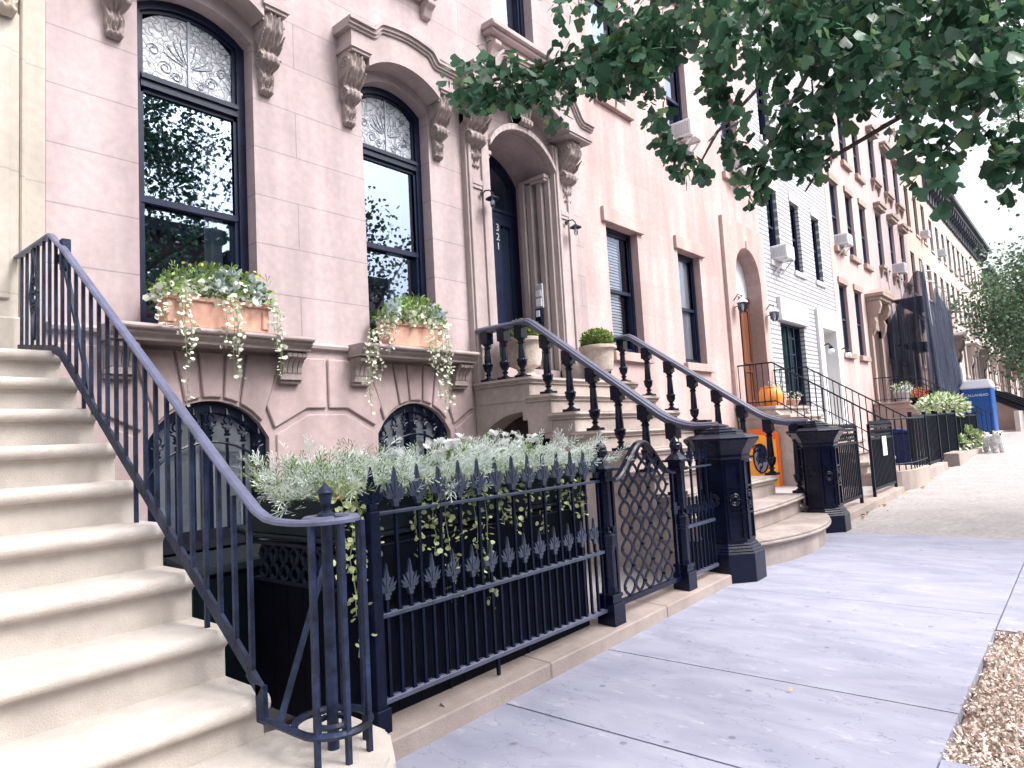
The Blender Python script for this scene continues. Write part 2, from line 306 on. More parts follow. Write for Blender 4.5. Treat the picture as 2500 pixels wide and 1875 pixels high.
    def build(s, name, mats, parent=None, smooth=False, bevel=0, seg=1, loc=None, fix=True):
        if parent is not None: loc = LOC[parent.name]
        elif loc is None:
            a = np.array(s.v); loc = Vector((float((a[:, 0].min()+a[:, 0].max())/2), float((a[:, 1].min()+a[:, 1].max())/2), float(a[:, 2].min())))
        loc = Vector(loc); me = bpy.data.meshes.new(name)
        me.from_pydata([(p[0]-loc.x, p[1]-loc.y, p[2]-loc.z) for p in s.v], [], s.f)
        ml = mats if isinstance(mats, (list, tuple)) else [mats]
        for q in ml: me.materials.append(MATS[q] if isinstance(q, str) else q)
        if len(ml) > 1: me.polygons.foreach_set('material_index', s.m)
        if fix or bevel or smooth:
            bm = bmesh.new(); bm.from_mesh(me)
            if fix: bmesh.ops.recalc_face_normals(bm, faces=bm.faces)
            if bevel: bmesh.ops.bevel(bm, geom=[e for e in bm.edges if len(e.link_faces) == 2 and e.calc_face_angle(0) > .5], offset=bevel, segments=seg, affect='EDGES', clamp_overlap=True)
            if smooth:
                for fc in bm.faces: fc.smooth = True
                for e in bm.edges: e.smooth = (len(e.link_faces) == 2 and e.calc_face_angle(0) < (.7 if smooth is True else smooth))
            bm.to_mesh(me); bm.free()
        o = bpy.data.objects.new(name, me); COL.objects.link(o)
        if parent is not None: o.parent = parent; LOC[o.name] = LOC[parent.name]
        else: o.location = loc; LOC[o.name] = loc
        return o
def children(o): return [c for c in bpy.data.objects if c.parent == o]
def copy_tree(o, kids, parent=None, loc=None, rotz=None):
    c = o.copy(); COL.objects.link(c); LOC[c.name] = Vector(loc) if loc is not None else LOC[o.name]
    if parent is not None: c.parent = parent
    if loc is not None: c.location = loc
    if rotz is not None: c.rotation_euler = (0, 0, rotz)
    for k in kids.get(o.name, []): copy_tree(k, kids, c)
    return c
def kidmap(root):
    d = {}; st = [root]; allo = list(bpy.data.objects)
    while st:
        q = st.pop(); d[q.name] = [c for c in allo if c.parent == q]; st += d[q.name]
    return d
# leaf templates: verts (x along leaf, y across, z up) and faces
T_OVAL = ([(0, 0, 0), (.35, .28, .06), (.75, .22, .04), (1, 0, -.05), (.75, -.22, .04), (.35, -.28, .06)], [(0, 1, 2, 3), (0, 3, 4, 5)])
T_FAN = ([(0, 0, 0), (.35, .02, .02), (.62, .55, -.02), (.9, .42, .05), (1, .16, 0), (.82, 0, .04), (1, -.16, 0), (.9, -.42, .05), (.62, -.55, -.02)], [(0, 1, 2), (1, 3, 2), (1, 4, 3), (1, 5, 4), (1, 6, 5), (1, 7, 6), (1, 8, 7), (0, 8, 1)])
T_ROUND = ([(0, 0, 0), (.3, .42, .05), (.75, .42, .05), (1, 0, 0), (.75, -.42, .05), (.3, -.42, .05)], [(0, 1, 2, 3), (0, 3, 4, 5)])
T_TRI = ([(0, -.3, 0), (.5, -.38, .05), (1, 0, 0), (.5, .38, .05), (0, .3, 0)], [(0, 1, 2, 3, 4)])
T_SPRIG = ([(0, 0, 0), (1, .03, 0), (1, -.03, 0), (.15, 0, 0), (.5, .26, .06), (.42, .30, .06), (.15, 0, 0), (.5, -.26, .06), (.42, -.30, .06), (.45, 0, 0), (.85, .24, .05), (.78, .28, .05), (.45, 0, 0), (.85, -.24, .05), (.78, -.28, .05)],
           [(0, 1, 2), (3, 4, 5), (6, 8, 7), (9, 10, 11), (12, 14, 13)])
def leaves(name, cen, size, tmpl, mats, parent=None, dirs=None, spread=1.0, up=.5, seed=0, loc=None, mi=None, svar=.3):
    """one mesh of many leaf faces; dirs = preferred leaf direction per leaf"""
    rg = np.random.default_rng(seed); cen = np.asarray(cen, float); N = len(cen)
    if parent is not None: loc = LOC[parent.name]
    elif loc is None: loc = (float(cen[:, 0].mean()), float(cen[:, 1].mean()), float(cen[:, 2].min()))
    cen = cen-np.array(loc)
    d = rg.normal(size=(N, 3))*spread
    if dirs is not None: d = d+np.asarray(dirs, float)
    d /= np.linalg.norm(d, axis=1)[:, None]
    nn = rg.normal(size=(N, 3))*(1-up)+np.array([0, 0, 1])*up
    s = np.cross(nn, d); s /= np.linalg.norm(s, axis=1)[:, None]+1e-9; nn = np.cross(d, s)
    sz = (np.asarray(size) if np.ndim(size) else np.full(N, size))*rg.uniform(1-svar, 1+svar, N)
    tv = np.array(tmpl[0], float); k = len(tv)
    V = cen[:, None, :]+sz[:, None, None]*(tv[None, :, 0, None]*d[:, None, :]+tv[None, :, 1, None]*s[:, None, :]+tv[None, :, 2, None]*nn[:, None, :])
    V = V.reshape(-1, 3); loops = []; starts = []; tot = []; c = 0
    fl = [list(q) for q in tmpl[1]]; flat = np.array([i for q in fl for i in q]); ln = np.array([len(q) for q in fl])
    L = (flat[None, :]+(np.arange(N)*k)[:, None]).reshape(-1); T = np.tile(ln, N); S = np.concatenate([[0], np.cumsum(T)[:-1]])
    me = bpy.data.meshes.new(name); me.vertices.add(len(V)); me.vertices.foreach_set('co', V.astype(np.float32).ravel())
    me.loops.add(len(L)); me.loops.foreach_set('vertex_index', L.astype(np.int32)); me.polygons.add(len(T)); me.polygons.foreach_set('loop_start', S.astype(np.int32)); me.polygons.foreach_set('loop_total', T.astype(np.int32))
    ml = mats if isinstance(mats, (list, tuple)) else [mats]
    for q in ml: me.materials.append(MATS[q])
    if mi is not None: me.polygons.foreach_set('material_index', np.repeat(np.asarray(mi, np.int32), len(fl)))
    me.update(calc_edges=True); me.validate()
    o = bpy.data.objects.new(name, me); COL.objects.link(o)
    if parent is not None: o.parent = parent; LOC[o.name] = LOC[parent.name]
    else: o.location = loc; LOC[o.name] = Vector(loc)
    return o
def blob(rg, c, rad, n, shell=.5):
    d = rg.normal(size=(n, 3)); d /= np.linalg.norm(d, axis=1)[:, None]; rr = rg.uniform(shell, 1, n)**.6
    return np.array(c)+d*rr[:, None]*np.array(rad)
def gz(x): return .0175*(x-2.14)
# ------------------------------------------------------------------ ground
YF = 6.2
def slab(name, x0, x1, y0, y1, mtl, dz=0., th=.12, kind='structure', bevel=.006):
    m = MB(); n = max(1, int((x1-x0)/4)); xs = [x0+(x1-x0)*i/n for i in range(n+1)]
    for a, b in zip(xs, xs[1:]):
        z = lambda x: gz(x)+dz
        m.add([(a, y0, z(a)), (b, y0, z(b)), (b, y1, z(b)), (a, y1, z(a))], [(0, 1, 2, 3)])
    a, b = x0, x1; z = lambda x: gz(x)+dz
    for yy in (y0, y1): m.add([(a, yy, z(a)), (b, yy, z(b)), (b, yy, z(b)-th), (a, yy, z(a)-th)], [(0, 1, 2, 3)])
    for xx in (a, b): m.add([(xx, y0, z(xx)), (xx, y1, z(xx)), (xx, y1, z(xx)-th), (xx, y0, z(xx)-th)], [(0, 1, 2, 3)])
    o = m.build(name, mtl, fix=False); struct(o, kind); return o
g = MB(); xs = [-40, 0, 40, 80, 120, 180]
for a, b in zip(xs, xs[1:]): g.add([(a, -60, gz(a)-.20), (b, -60, gz(b)-.20), (b, 40, gz(b)-.20), (a, 40, gz(a)-.20)], [(0, 1, 2, 3)])
struct(g.build('ground', 'asphalt', fix=False))
KY = -1.35
for (a, b, y0, y1) in ((-3, 1.55, .668, 2.74), (1.56, 2.958, .668, 2.74), (2.972, 4.028, .668, 2.74), (4.04, 6.0, .668, 2.74), (6.006, 9.22, .668, 2.74)):
    slab('bluestone_paving', a, b, y0, y1, 'bluestone')
for (a, b, y0, y1) in ((-3, 1.6, KY, .66), (1.612, 3.5, KY, .66), (5.62, 7.3, KY, .66), (7.312, 9.22, KY, .66)):
    slab('pavement', a, b, y0, y1, 'bluestone', -.004)
for i, (a, b) in enumerate(((9.23, 15.5), (15.51, 22), (22.01, 30), (30.01, 50), (50.01, 110))):
    slab('concrete_pavement', a, b, KY, 2.74, 'concrete', -.003)
slab('kerb', -3, 110, KY-.16, KY-.006, 'curb_stone', .0)
slab('areaway_floor', -3, 110, 2.75, 6.19, 'areaway_concrete', -.02)
# tree pit: soil and wood chips
slab('tree_pit_soil', 3.5, 5.62, KY, .66, 'soil', -.045, .05)
rg = np.random.default_rng(3); n = 26000
cx = rg.uniform(3.52, 5.60, n); cy = rg.uniform(-.6, .665, n); keep = (cy < .638+.05*np.sin(cx*9)+.03*np.sin(cx*23)+rg.uniform(-.03, .05, n))
cen = np.stack([cx, cy, gz(cx)-.05+rg.uniform(0, .06, n)], 1)[keep]
struct(leaves('wood_chips', cen, .0165, ([(0, -.3, 0), (.9, -.22, 0), (1, .2, .06), (.05, .3, .05)], [(0, 1, 2, 3)]), 'chip', up=.6, seed=4, svar=.6), 'stuff', 'pale wood chips mulching the tree pit in the bluestone paving')
# ------------------------------------------------------------------ openings and windows
def arc(xa, xb, zt, rise):
    if rise <= 0: return lambda x: zt
    w = xb-xa; RR = (w*w/4+rise*rise)/(2*rise); xm = (xa+xb)/2
    return lambda x: zt+math.sqrt(max(0, RR*RR-(min(abs(x-xm), w/2))**2))-(RR-rise)
def outline(o, ins=0, n=12, zb=None, zt=None):
    xa, xb = o['xa']+ins, o['xb']-ins; f_ = arc(o['xa'], o['xb'], o['zt'], o.get('rise', 0)); zb = (o['zb'] if zb is None else zb)+ins
    pts = [(xa, zb), (xb, zb)]
    if zt is not None: return pts+[(xb, zt-ins), (xa, zt-ins)]
    if o.get('rise', 0) <= 0: return pts+[(xb, o['zt']-ins), (xa, o['zt']-ins)]
    return pts+[(xb+(xa-xb)*i/n, f_(xb+(xa-xb)*i/n)-ins) for i in range(n+1)]
def facade(parent, x0, x1, z0, z1, ops, mtl, Y=YF, name='wall', top=True, back=9):
    m = MB(); xs = {x0, x1}
    for o in ops:
        k = 12 if o.get('rise', 0) > 0 else 1
        for i in range(k+1): xs.add(round(o['xa']+(o['xb']-o['xa'])*i/k, 5))
    xs = sorted(xs)
    for a, b in zip(xs, xs[1:]):
        xm = (a+b)/2; cz = (z0, z0)
        for o in sorted([o for o in ops if o['xa'] < xm < o['xb']], key=lambda o: o['zb']):
            m.add([(a, Y, cz[0]), (b, Y, cz[1]), (b, Y, o['zb']), (a, Y, o['zb'])], [(0, 1, 2, 3)])
            f_ = arc(o['xa'], o['xb'], o['zt'], o.get('rise', 0)); cz = (f_(a), f_(b))
        m.add([(a, Y, cz[0]), (b, Y, cz[1]), (b, Y, z1), (a, Y, z1)], [(0, 1, 2, 3)])
    for o in ops:
        ol = outline(o); D = o.get('d', .3); k = len(ol)
        for i in range(k):
            p, q = ol[i], ol[(i+1) % k]; m.add([(p[0], Y, p[1]), (q[0], Y, q[1]), (q[0], Y+D, q[1]), (p[0], Y+D, p[1])], [(0, 1, 2, 3)])
    for xx in (x0, x1): m.add([(xx, Y, z0), (xx, Y+back, z0), (xx, Y+back, z1), (xx, Y, z1)], [(0, 1, 2, 3)])
    m.add([(x0, Y, z1), (x1, Y, z1), (x1, Y+back, z1), (x0, Y+back, z1)], [(0, 1, 2, 3)])
    w = m.build(name, mtl, parent, fix=False)
    return w
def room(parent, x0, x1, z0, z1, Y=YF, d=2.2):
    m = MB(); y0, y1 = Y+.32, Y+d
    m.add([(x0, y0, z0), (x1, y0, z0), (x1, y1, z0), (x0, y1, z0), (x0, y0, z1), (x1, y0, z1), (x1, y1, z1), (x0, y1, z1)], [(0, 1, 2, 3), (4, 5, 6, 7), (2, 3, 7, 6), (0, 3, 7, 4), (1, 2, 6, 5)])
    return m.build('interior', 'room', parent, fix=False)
def ring(m, out, inn, y0, y1):
    k = len(out)
    for i in range(k):
        j = (i+1) % k; a, b, c, d = out[i], out[j], inn[j], inn[i]
        m.add([(a[0], y0, a[1]), (b[0], y0, b[1]), (c[0], y0, c[1]), (d[0], y0, d[1])], [(0, 1, 2, 3)])
        m.add([(d[0], y0, d[1]), (c[0], y0, c[1]), (c[0], y1, c[1]), (d[0], y1, d[1])], [(0, 1, 2, 3)])
def pane(parent, pts, y, mtl):
    m = MB(); m.add([(p[0], y, p[1]) for p in pts], [tuple(range(len(pts)))]); return m.build('pane', mtl, parent, fix=False)
def sash_window(parent, o, Y=YF, fm='frame_paint', gl='glass', set_=.16, fw=.075, meet=.5, transom=None, blind=None, curt=None):
    m = MB(); y = Y+set_; ring(m, outline(o), outline(o, fw), y, y+.14); ring(m, outline(o, fw), outline(o, fw+.035), y+.03, y+.14)
    xa, xb = o['xa']+fw, o['xb']-fw; zb = o['zb']+fw; zt = o['zt']-fw if not transom else transom
    if transom:
        m.box(xa, xb, y-.012, y+.12, transom-.07, transom+.06); m.box(xa, xb, y-.035, y+.02, transom+.0, transom+.035)
        sg = dict(o); sg['xa'] += fw+.02; sg['xb'] -= fw+.02; sg['zb'] = transom+.05; sg['zt'] -= fw
        zt = transom-.07
    zm = zb+(zt-zb)*meet
    m.box(xa, xb, y+.02, y+.08, zm-.03, zm+.03)
    for x in (xa, xb-.035): m.box(x, x+.035, y+.025, y+.075, zm, zt)
    m.box(xa, xb, y+.025, y+.075, zt-.04, zt); m.box(xa, xb, y+.07, y+.12, zb, zb+.06)
    for x in (xa, xb-.04): m.box(x, x+.04, y+.07, y+.12, zb, zm)
    w = m.build('window', fm, parent)
    pane(w, [(xa+.03, zm+.025), (xb-.03, zm+.025), (xb-.03, zt-.035), (xa+.03, zt-.035)], y+.05, gl)
    pane(w, [(xa+.03, zb+.05), (xb-.03, zb+.05), (xb-.03, zm-.025), (xa+.03, zm-.025)], y+.095, gl)
    if transom:
        pts = outline(sg, .015); p = pane(w, pts, y+.05, 'stained_glass')
        lm = MB(); xm = (xa+xb)/2
        lm.box(xm-.012, xm+.012, y+.035, y+.048, transom+.05, arc(o['xa'], o['xb'], o['zt'], o['rise'])(xm)-fw)
        zc = transom+.28
        for k in range(9):      # fan of palmette petals
            a = math.pi*(.1+.8*k/8); L = .24; lm.tube([(xm+math.cos(a)*t*L+.04*math.sin(3*t)*math.cos(a), y+.043, zc+math.sin(a)*t*L*1.15) for t in (.15, .4, .7, 1)], .005, 5)
        for s in (-1, 1):
            for (cx_, cz_, rr, tn) in ((.22, .16, .07, 1.6), (.33, .30, .06, 1.4), (.12, .1, .05, 1.5)):
                lm.tube([(xm+s*(cx_+rr*(1-t*.7)*math.cos(t*2*math.pi*tn)), y+.043, transom+.05+cz_+rr*(1-t*.7)*math.sin(t*2*math.pi*tn)) for t in [i/14 for i in range(15)]], .0045, 4)
        lm.build('leading', 'lead', w)
    if blind:
        b = MB(); k = int((zt-zb)/.055)
        for i in range(k): z = zb+.03+i*.055; b.add([(xa+.02, y+.15, z), (xb-.02-blind, y+.15, z), (xb-.02-blind, y+.175, z+.046), (xa+.02, y+.175, z+.046)], [(0, 1, 2, 3)])
        b.build('blind', 'curtain_white', w, fix=False)
    if curt:
        for (c0, c1) in curt:
            b = MB(); n = max(6, int((c1-c0)/.025)); yo = .13 if gl == 'glass_bright' else .3; pts = [(c0+(c1-c0)*i/n, y+yo+(.02 if yo < .2 else .035)*math.sin(i*1.9)) for i in range(n+1)]
            for p, q in zip(pts, pts[1:]): b.add([(p[0], p[1], zb), (q[0], q[1], zb), (q[0], q[1], zt), (p[0], p[1], zt)], [(0, 1, 2, 3)])
            b.build('curtain', 'curtain', w, smooth=3, fix=False)
    return w
def sill(parent, x0, x1, z, mtl, Y=YF, d=.1, th=.13, name='sill'):
    return MB().box(x0, x1, Y-d, Y+.06, z-th, z).build(name, mtl, parent, bevel=.008)
def console(parent, cx, zt, h, dep, w, mtl, Y=YF, name='bracket'):
    def ip(s, t): 
        for (a, b), (c, d) in zip(t, t[1:]):
            if s <= c: q = (s-a)/(c-a); q = q*q*(3-2*q); return b+(d-b)*q
        return t[-1][1]
    dt = [(0, .9), (.1, 1), (.24, .92), (.36, .66), (.44, .34), (.48, .42), (.55, .68), (.61, .66), (.67, .36), (.71, .26), (.82, .34), (.9, .24), (.925, .2), (.95, .34), (.985, .26), (1, .02)]
    wt = [(0, 1), (.38, 1), (.46, .82), (.5, .92), (.64, .9), (.7, .66), (.85, .66), (.93, .56), (.96, .62), (1, .5)]
    m = MB(); NS, NU = 54, 22; vs = []
    for i in range(NS+1):
        s = i/NS; D = ip(s, dt)*dep; hw = ip(s, wt)*w/2; row = [(cx-hw, Y+.01, zt-h*s)]
        for j in range(NU+1):
            q = -1+2*j/NU; rim = max(0, 1-abs(q)**6)
            if .48 < s < .66: k = .045*math.cos(q*math.pi*4)*(1-abs((s-.57)/.09)*.3)
            elif s > .93: k = .05*math.cos(q*math.pi*3.5)
            else:
                ph = (s-.05)*15 if s < .5 else (s-.68)*26
                k = .075*math.cos(q*math.pi*4.2+math.copysign(1, q)*math.sin(ph)*1.4)*(1-.55*abs(q))+.06*math.sin(ph*1.6+abs(q)*5)*abs(q)
            ed = (.80+.20*rim); row.append((cx+q*hw, Y-max(.012, D*ed+k*dep*.95), zt-h*s))
        row.append((cx+hw, Y+.01, zt-h*s)); vs += row
    k = NU+3; m.add(vs, [(i*k+j, i*k+j+1, (i+1)*k+j+1, (i+1)*k+j) for i in range(NS) for j in range(k-1)])
    for sg in (-1, 1):      # scroll volutes and fronds on both flanks
        for (s0, r0, fd, tn) in ((.17, .30, .56, 1.7), (.57, .20, .40, 1.5)):
            hx = cx+sg*(ip(s0, wt)*w/2+.001)
            m.tube([(hx, Y-dep*fd-dep*r0*(1-t*.85)*math.cos(t*2*math.pi*tn), zt-h*s0+dep*r0*(1-t*.85)*math.sin(t*2*math.pi*tn)) for t in [i/22 for i in range(23)]], .03*dep+.004, 5)
        for q in range(5):
            s1 = .27+q*.035; hx = cx+sg*(ip(s1, wt)*w/2)
            m.tube([(hx, Y-.02-dep*ip(s1, dt)*t, zt-h*(s1+.10-.10*t*t)) for t in (.1, .4, .7, .95)], .022*dep+.003, 5)
    return m.build(name, mtl, parent, smooth=1.0, fix=False)
def molding(m, path, Y, prof):
    """stepped moulding along a path in the facade plane [(x,z)]; prof = [(projection, thickness)] top to bottom, ends returned to the wall"""
    for (pj, o0, o1) in prof:
        n = len(path); top = []; bot = []
        for i, (x, z) in enumerate(path):
            a = path[max(0, i-1)]; b = path[min(n-1, i+1)]; dx, dz = b[0]-a[0], b[1]-a[1]; L = math.hypot(dx, dz); nx, nz = -dz/L, dx/L
            top.append((x+nx*o0, z+nz*o0)); bot.append((x+nx*o1, z+nz*o1))
        m.prism(top+bot[::-1], Y-pj, Y+.005)
    return m
def ogee_path(xa, xb, zl, zc, wd, flat=0, n=8):
    p = [(xa, zl), (xa+flat, zl)]
    for i in range(1, n): t = i/n; s = t*t*(3-2*t); p.append((xa+flat+wd*t, zl+(zc-zl)*s))
    k = 8; zr = .04
    for i in range(k+1): t = i/k; x = xa+flat+wd+(xb-xa-2*(flat+wd))*t; p.append((x, zc+zr*math.sin(math.pi*t)))
    for i in range(1, n): t = 1-i/n; s = t*t*(3-2*t); p.append((xb-flat-wd*t, zl+(zc-zl)*s))
    return p+[(xb-flat, zl), (xb, zl)]
def hood(parent, xa, xb, zbr, zl, zc, oa, ob, zsp, rise, dep, mtl, Y=YF, flat=.3, wd=.14, name='window_hood'):
    """pediment hood carried by two brackets, arch cut into its underside"""
    m = MB(); top = ogee_path(xa+.06, xb-.06, zl, zc, wd, flat); f_ = arc(oa, ob, zsp, rise)
    poly = [(xa+.06, zbr)]+[(x, z) for x, z in top]+[(xb-.06, zbr), (ob, zbr)]+[(ob+(oa-ob)*i/12, f_(ob+(oa-ob)*i/12)) for i in range(13)]+[(oa, zbr)]
    m.prism(poly, Y-dep+.05, Y+.003)
    pth = ogee_path(xa, xb, zl, zc, wd, flat+.06)
    molding(m, pth, Y, [(dep+.03, .075, .04), (dep, .042, .0), (dep-.025, .002, -.03)])
    for (a, b) in ((xa+.03, oa+.02), (ob-.02, xb-.03)):
        m.box(a, b, Y-dep+.015, Y+.004, zbr-.035, zbr+.03); m.box(a+.025, b-.025, Y-dep+.035, Y+.004, zbr-.07, zbr-.034)
    return m.build(name, mtl, parent)
# ------------------------------------------------------------------ brownstone house with the flower boxes
H1 = thing('brownstone_house', 'pale mauve brownstone with carved arched window hoods and a tall dark front door', 'house', (5.5, 6.2, 0))
w1 = dict(xa=2.37, xb=3.47, zb=2.64, zt=5.68, rise=.2, d=.30); w2 = dict(xa=4.83, xb=5.88, zb=2.64, zt=5.75, rise=.19, d=.30)
b1 = dict(xa=2.41, xb=3.55, zb=.62, zt=1.66, rise=.36, d=.34); b2 = dict(xa=4.89, xb=6.03, zb=.62, zt=1.66, rise=.35, d=.34)
dr = dict(xa=6.95, xb=8.47, zb=2.27, zt=5.62, rise=.42, d=.75)
up = [dict(xa=a, xb=a+.98, zb=7.50, zt=9.7, d=.3) for a in (2.4, 4.85, 7.28)]; up2 = [dict(xa=a, xb=a+.98, zb=11, zt=12.9, d=.3) for a in (2.4, 4.85, 7.28)]
facade(H1, 1.67, 9.3, 2.52, 13.8, [w1, w2, dr]+up+up2, 'brownstone')
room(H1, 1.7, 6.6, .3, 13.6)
facade(H1, 1.67, 9.3, -.4, 2.52, [b1, b2, dict(xa=6.95, xb=8.47, zb=2.27, zt=2.52, d=.75)], 'brownstone_base', name='basement_wall')
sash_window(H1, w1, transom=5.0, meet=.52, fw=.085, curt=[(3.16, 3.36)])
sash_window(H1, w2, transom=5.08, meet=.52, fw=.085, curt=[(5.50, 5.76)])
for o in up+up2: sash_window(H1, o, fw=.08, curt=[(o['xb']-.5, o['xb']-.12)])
for o in up:
    m = MB(); xa, xb = o['xa']-.24, o['xb']+.24
    for (p, za, zb_) in ((.22, 7.50, 7.43), (.26, 7.43, 7.39), (.20, 7.39, 7.33), (.10, 7.33, 7.25)): m.box(xa+(.22-p)*.6, xb-(.22-p)*.6, YF-p, YF+.05, zb_, za)
    s_ = m.build('sill', 'brownstone_trim', H1, bevel=.006)
    for x in (xa+.16, xb-.16): MB().prism([(YF, 7.25), (YF-.17, 7.25), (YF-.17, 7.19), (YF-.1, 7.14), (YF-.06, 7.05), (YF, 7.03)], x-.07, x+.07, 'x').build('bracket', 'brownstone_trim', s_, bevel=.008)
for (a, b) in ((w1, 1), (w2, 2)):
    xa, xb = a['xa'], a['xb']; z0 = 6.02
    hood(H1, xa-.36, xb+.30, z0, 6.24, 6.36, xa-.06, xb+.0, 5.86, .20, .31, 'brownstone_trim')
    for cx in (xa-.20, xb+.13): console(H1, cx, z0-.03, .82, .25, .225, 'brownstone_carved')
    # deep sill on two small scrolled brackets
    sx0, sx1 = xa-.33, xb+.42; m = MB()
    pr = [(YF+.01, 2.64), (YF-.30, 2.64), (YF-.325, 2.628), (YF-.335, 2.61), (YF-.325, 2.59), (YF-.29, 2.578), (YF-.29, 2.56), (YF-.272, 2.545), (YF-.25, 2.525), (YF-.25, 2.50), (YF+.01, 2.50)]
    m.prism(pr, sx0, sx1, 'x'); s_ = m.build('sill', 'sill_stone', H1, bevel=.004)
    for cx in (sx0+.13, sx1-.14):
        m = MB()
        for q in range(4):
            x = cx-.105+q*.056
            m.prism([(YF, 2.50), (YF-.20, 2.50), (YF-.225, 2.475), (YF-.22, 2.445), (YF-.18, 2.43), (YF-.145, 2.40), (YF-.125, 2.35), (YF-.115, 2.30), (YF-.09, 2.26), (YF, 2.26)], x, x+.05, 'x')
        m.box(cx-.125, cx+.13, YF-.12, YF, 2.225, 2.26); m.box(cx-.115, cx+.12, YF-.09, YF, 2.19, 2.225); m.box(cx-.10, cx+.11, YF-.105, YF, 2.26, 2.49)
        for sg in (-1, 1): m.tube([(cx+sg*.112, YF-.13-.06*(1-t*.85)*math.cos(t*10), 2.43+.06*(1-t*.85)*math.sin(t*10)) for t in [i/14 for i in range(15)]], .008, 5)
        m.build('bracket', 'brownstone_carved', s_, bevel=.012, seg=2)
m = MB()
for (a, b) in ((1.67, 2.03), (3.90, 4.49), (6.31, 6.42)):
    m = MB(); m.prism([(YF, 2.63), (YF-.045, 2.63), (YF-.06, 2.605), (YF-.05, 2.575), (YF-.02, 2.565), (YF, 2.55)], a, b, 'x'); m.build('string_course', 'brownstone_trim', H1)
# rusticated blocks round the basement openings (raised panels with V joints)
m = MB()
for b in (b1, b2):
    xm = (b['xa']+b['xb'])/2; f_ = arc(b['xa'], b['xb'], b['zt'], b['rise']); hw = .57
    cuts = [-.72, -.34, -.13, .13, .34, .72]; low = [-.50, -.26, -.10, .10, .26, .50]
    tops = [2.26, 2.40, 2.47, 2.47, 2.40, 2.26]
    for i in range(5):
        g_ = .012; a0, a1 = xm+cuts[i]+g_, xm+cuts[i+1]-g_; l0, l1 = xm+low[i]+g_, xm+low[i+1]-g_
        m.prism([(l0, f_(l0)+.03), ((l0+l1)/2, f_((l0+l1)/2)+.03), (l1, f_(l1)+.03), (a1, 2.47), (a0, 2.47)], YF-.028, YF+.002)
def pier(xa, xb):      # between two openings: tapered head block above, panel with cut corners below
    c = (xa+xb)/2
    for s, (p, q) in ((0, (xa, c-.016)), (1, (c+.016, xb))):
        if s == 0: m.prism([(p-.04, 1.98), (p+.05, 1.75), (p+.42, 1.945), (q, 1.945), (q, 2.47), (p+.16, 2.47)], YF-.03, YF+.002)
        else: m.prism([(q+.04, 1.98), (q-.16, 2.47), (p, 2.47), (p, 1.945), (q-.42, 1.945), (q-.05, 1.75)], YF-.03, YF+.002)
    m.prism([(xa+.07, .15), (xb-.07, .15), (xb-.07, 1.69), (xb-.44, 1.885), (xa+.44, 1.885), (xa+.07, 1.69)], YF-.02, YF+.002)
pier(3.55, 4.89)
m.prism([(6.03-.04, 1.98), (6.08, 1.75), (6.38, 1.93), (6.44, 1.93), (6.44, 2.47), (6.2, 2.47)], YF-.03, YF+.002)
m.prism([(6.10, .15), (6.44, .15), (6.44, 1.87), (6.40, 1.87), (6.10, 1.69)], YF-.02, YF+.002)
m.prism([(1.70, 1.95), (2.0, 1.93), (2.36, 1.75), (2.43, 1.98), (2.2, 2.47), (1.70, 2.47)], YF-.03, YF+.002)
m.prism([(1.70, .15), (2.34, .15), (2.34, 1.69), (1.98, 1.87), (1.70, 1.89)], YF-.02, YF+.002)
m.build('rusticated_block', 'brownstone_base', H1, bevel=.012)
# basement windows: dark frame, shutters behind, ornamental iron grille
for b in (b1, b2):
    m = MB(); y = YF+.09; ring(m, outline(b), outline(b, .10), y-.02, y+.1); xm = (b['xa']+b['xb'])/2
    m.box(xm-.035, xm+.035, y, y+.06, b['zb'], 1.9); w = m.build('window', 'frame_paint', H1)
    pane(w, outline(b, .09), y+.03, 'glass_bright')
    s_ = MB()
    for (x0, x1) in ((b['xa']+.16, xm-.05), (xm+.05, b['xb']-.16)):
        ring(s_, [(x0, .7), (x1, .7), (x1, 1.62), (x0, 1.62)], [(x0+.07, .78), (x1-.07, .78), (x1-.07, 1.54), (x0+.07, 1.54)], y+.06, y+.09)
        for i in range(15): z = .79+i*.05; s_.add([(x0+.07, y+.09, z), (x1-.07, y+.09, z), (x1-.07, y+.065, z+.042), (x0+.07, y+.065, z+.042)], [(0, 1, 2, 3)])
    s_.box(b['xa']+.05, b['xb']-.05, y+.10, y+.11, .65, 1.99)
    s_.build('shutter', 'shutter_white', w, fix=False)
    m = MB(); yg = YF+.03; fr = arc(b['xa'], b['xb'], 1.30, .34)
    n_ = 7
    for i in range(n_):
        x = b['xa']+.10+(b['xb']-b['xa']-.20)*i/(n_-1); zt = fr(x)+.05; m.box(x-.011, x+.011, yg-.011, yg+.011, .62, zt)
        zf = min(zt+.02, 1.74); m.lathe([(.02, 0), (.034, .015), (.016, .03), (.026, .05), (.012, .07)], x, yg, zf, 8)
        for s in (-1, 1): m.tube([(x+s*.008, yg, zf+.07), (x+s*.045, yg, zf+.085), (x+s*.05, yg, zf+.115), (x+s*.03, yg, zf+.105)], .009, 5)
        m.tube([(x+.03*math.cos(a*math.pi/6), yg, zf+.15+.036*math.sin(a*math.pi/6)) for a in range(12)], .009, 5, True)
        m.lathe([(.012, .18), (.022, .2), (.004, .26)], x, yg, zf, 6)
    m.tube([(b['xa']-.02+(b['xb']-b['xa']+.04)*i/16, yg, fr(b['xa']+(b['xb']-b['xa'])*i/16)) for i in range(17)], .014, 6)
    m.box(b['xa']-.02, b['xb']+.02, yg-.015, yg+.015, .82, .85); gr = m.build('grille', 'iron_gloss', H1)
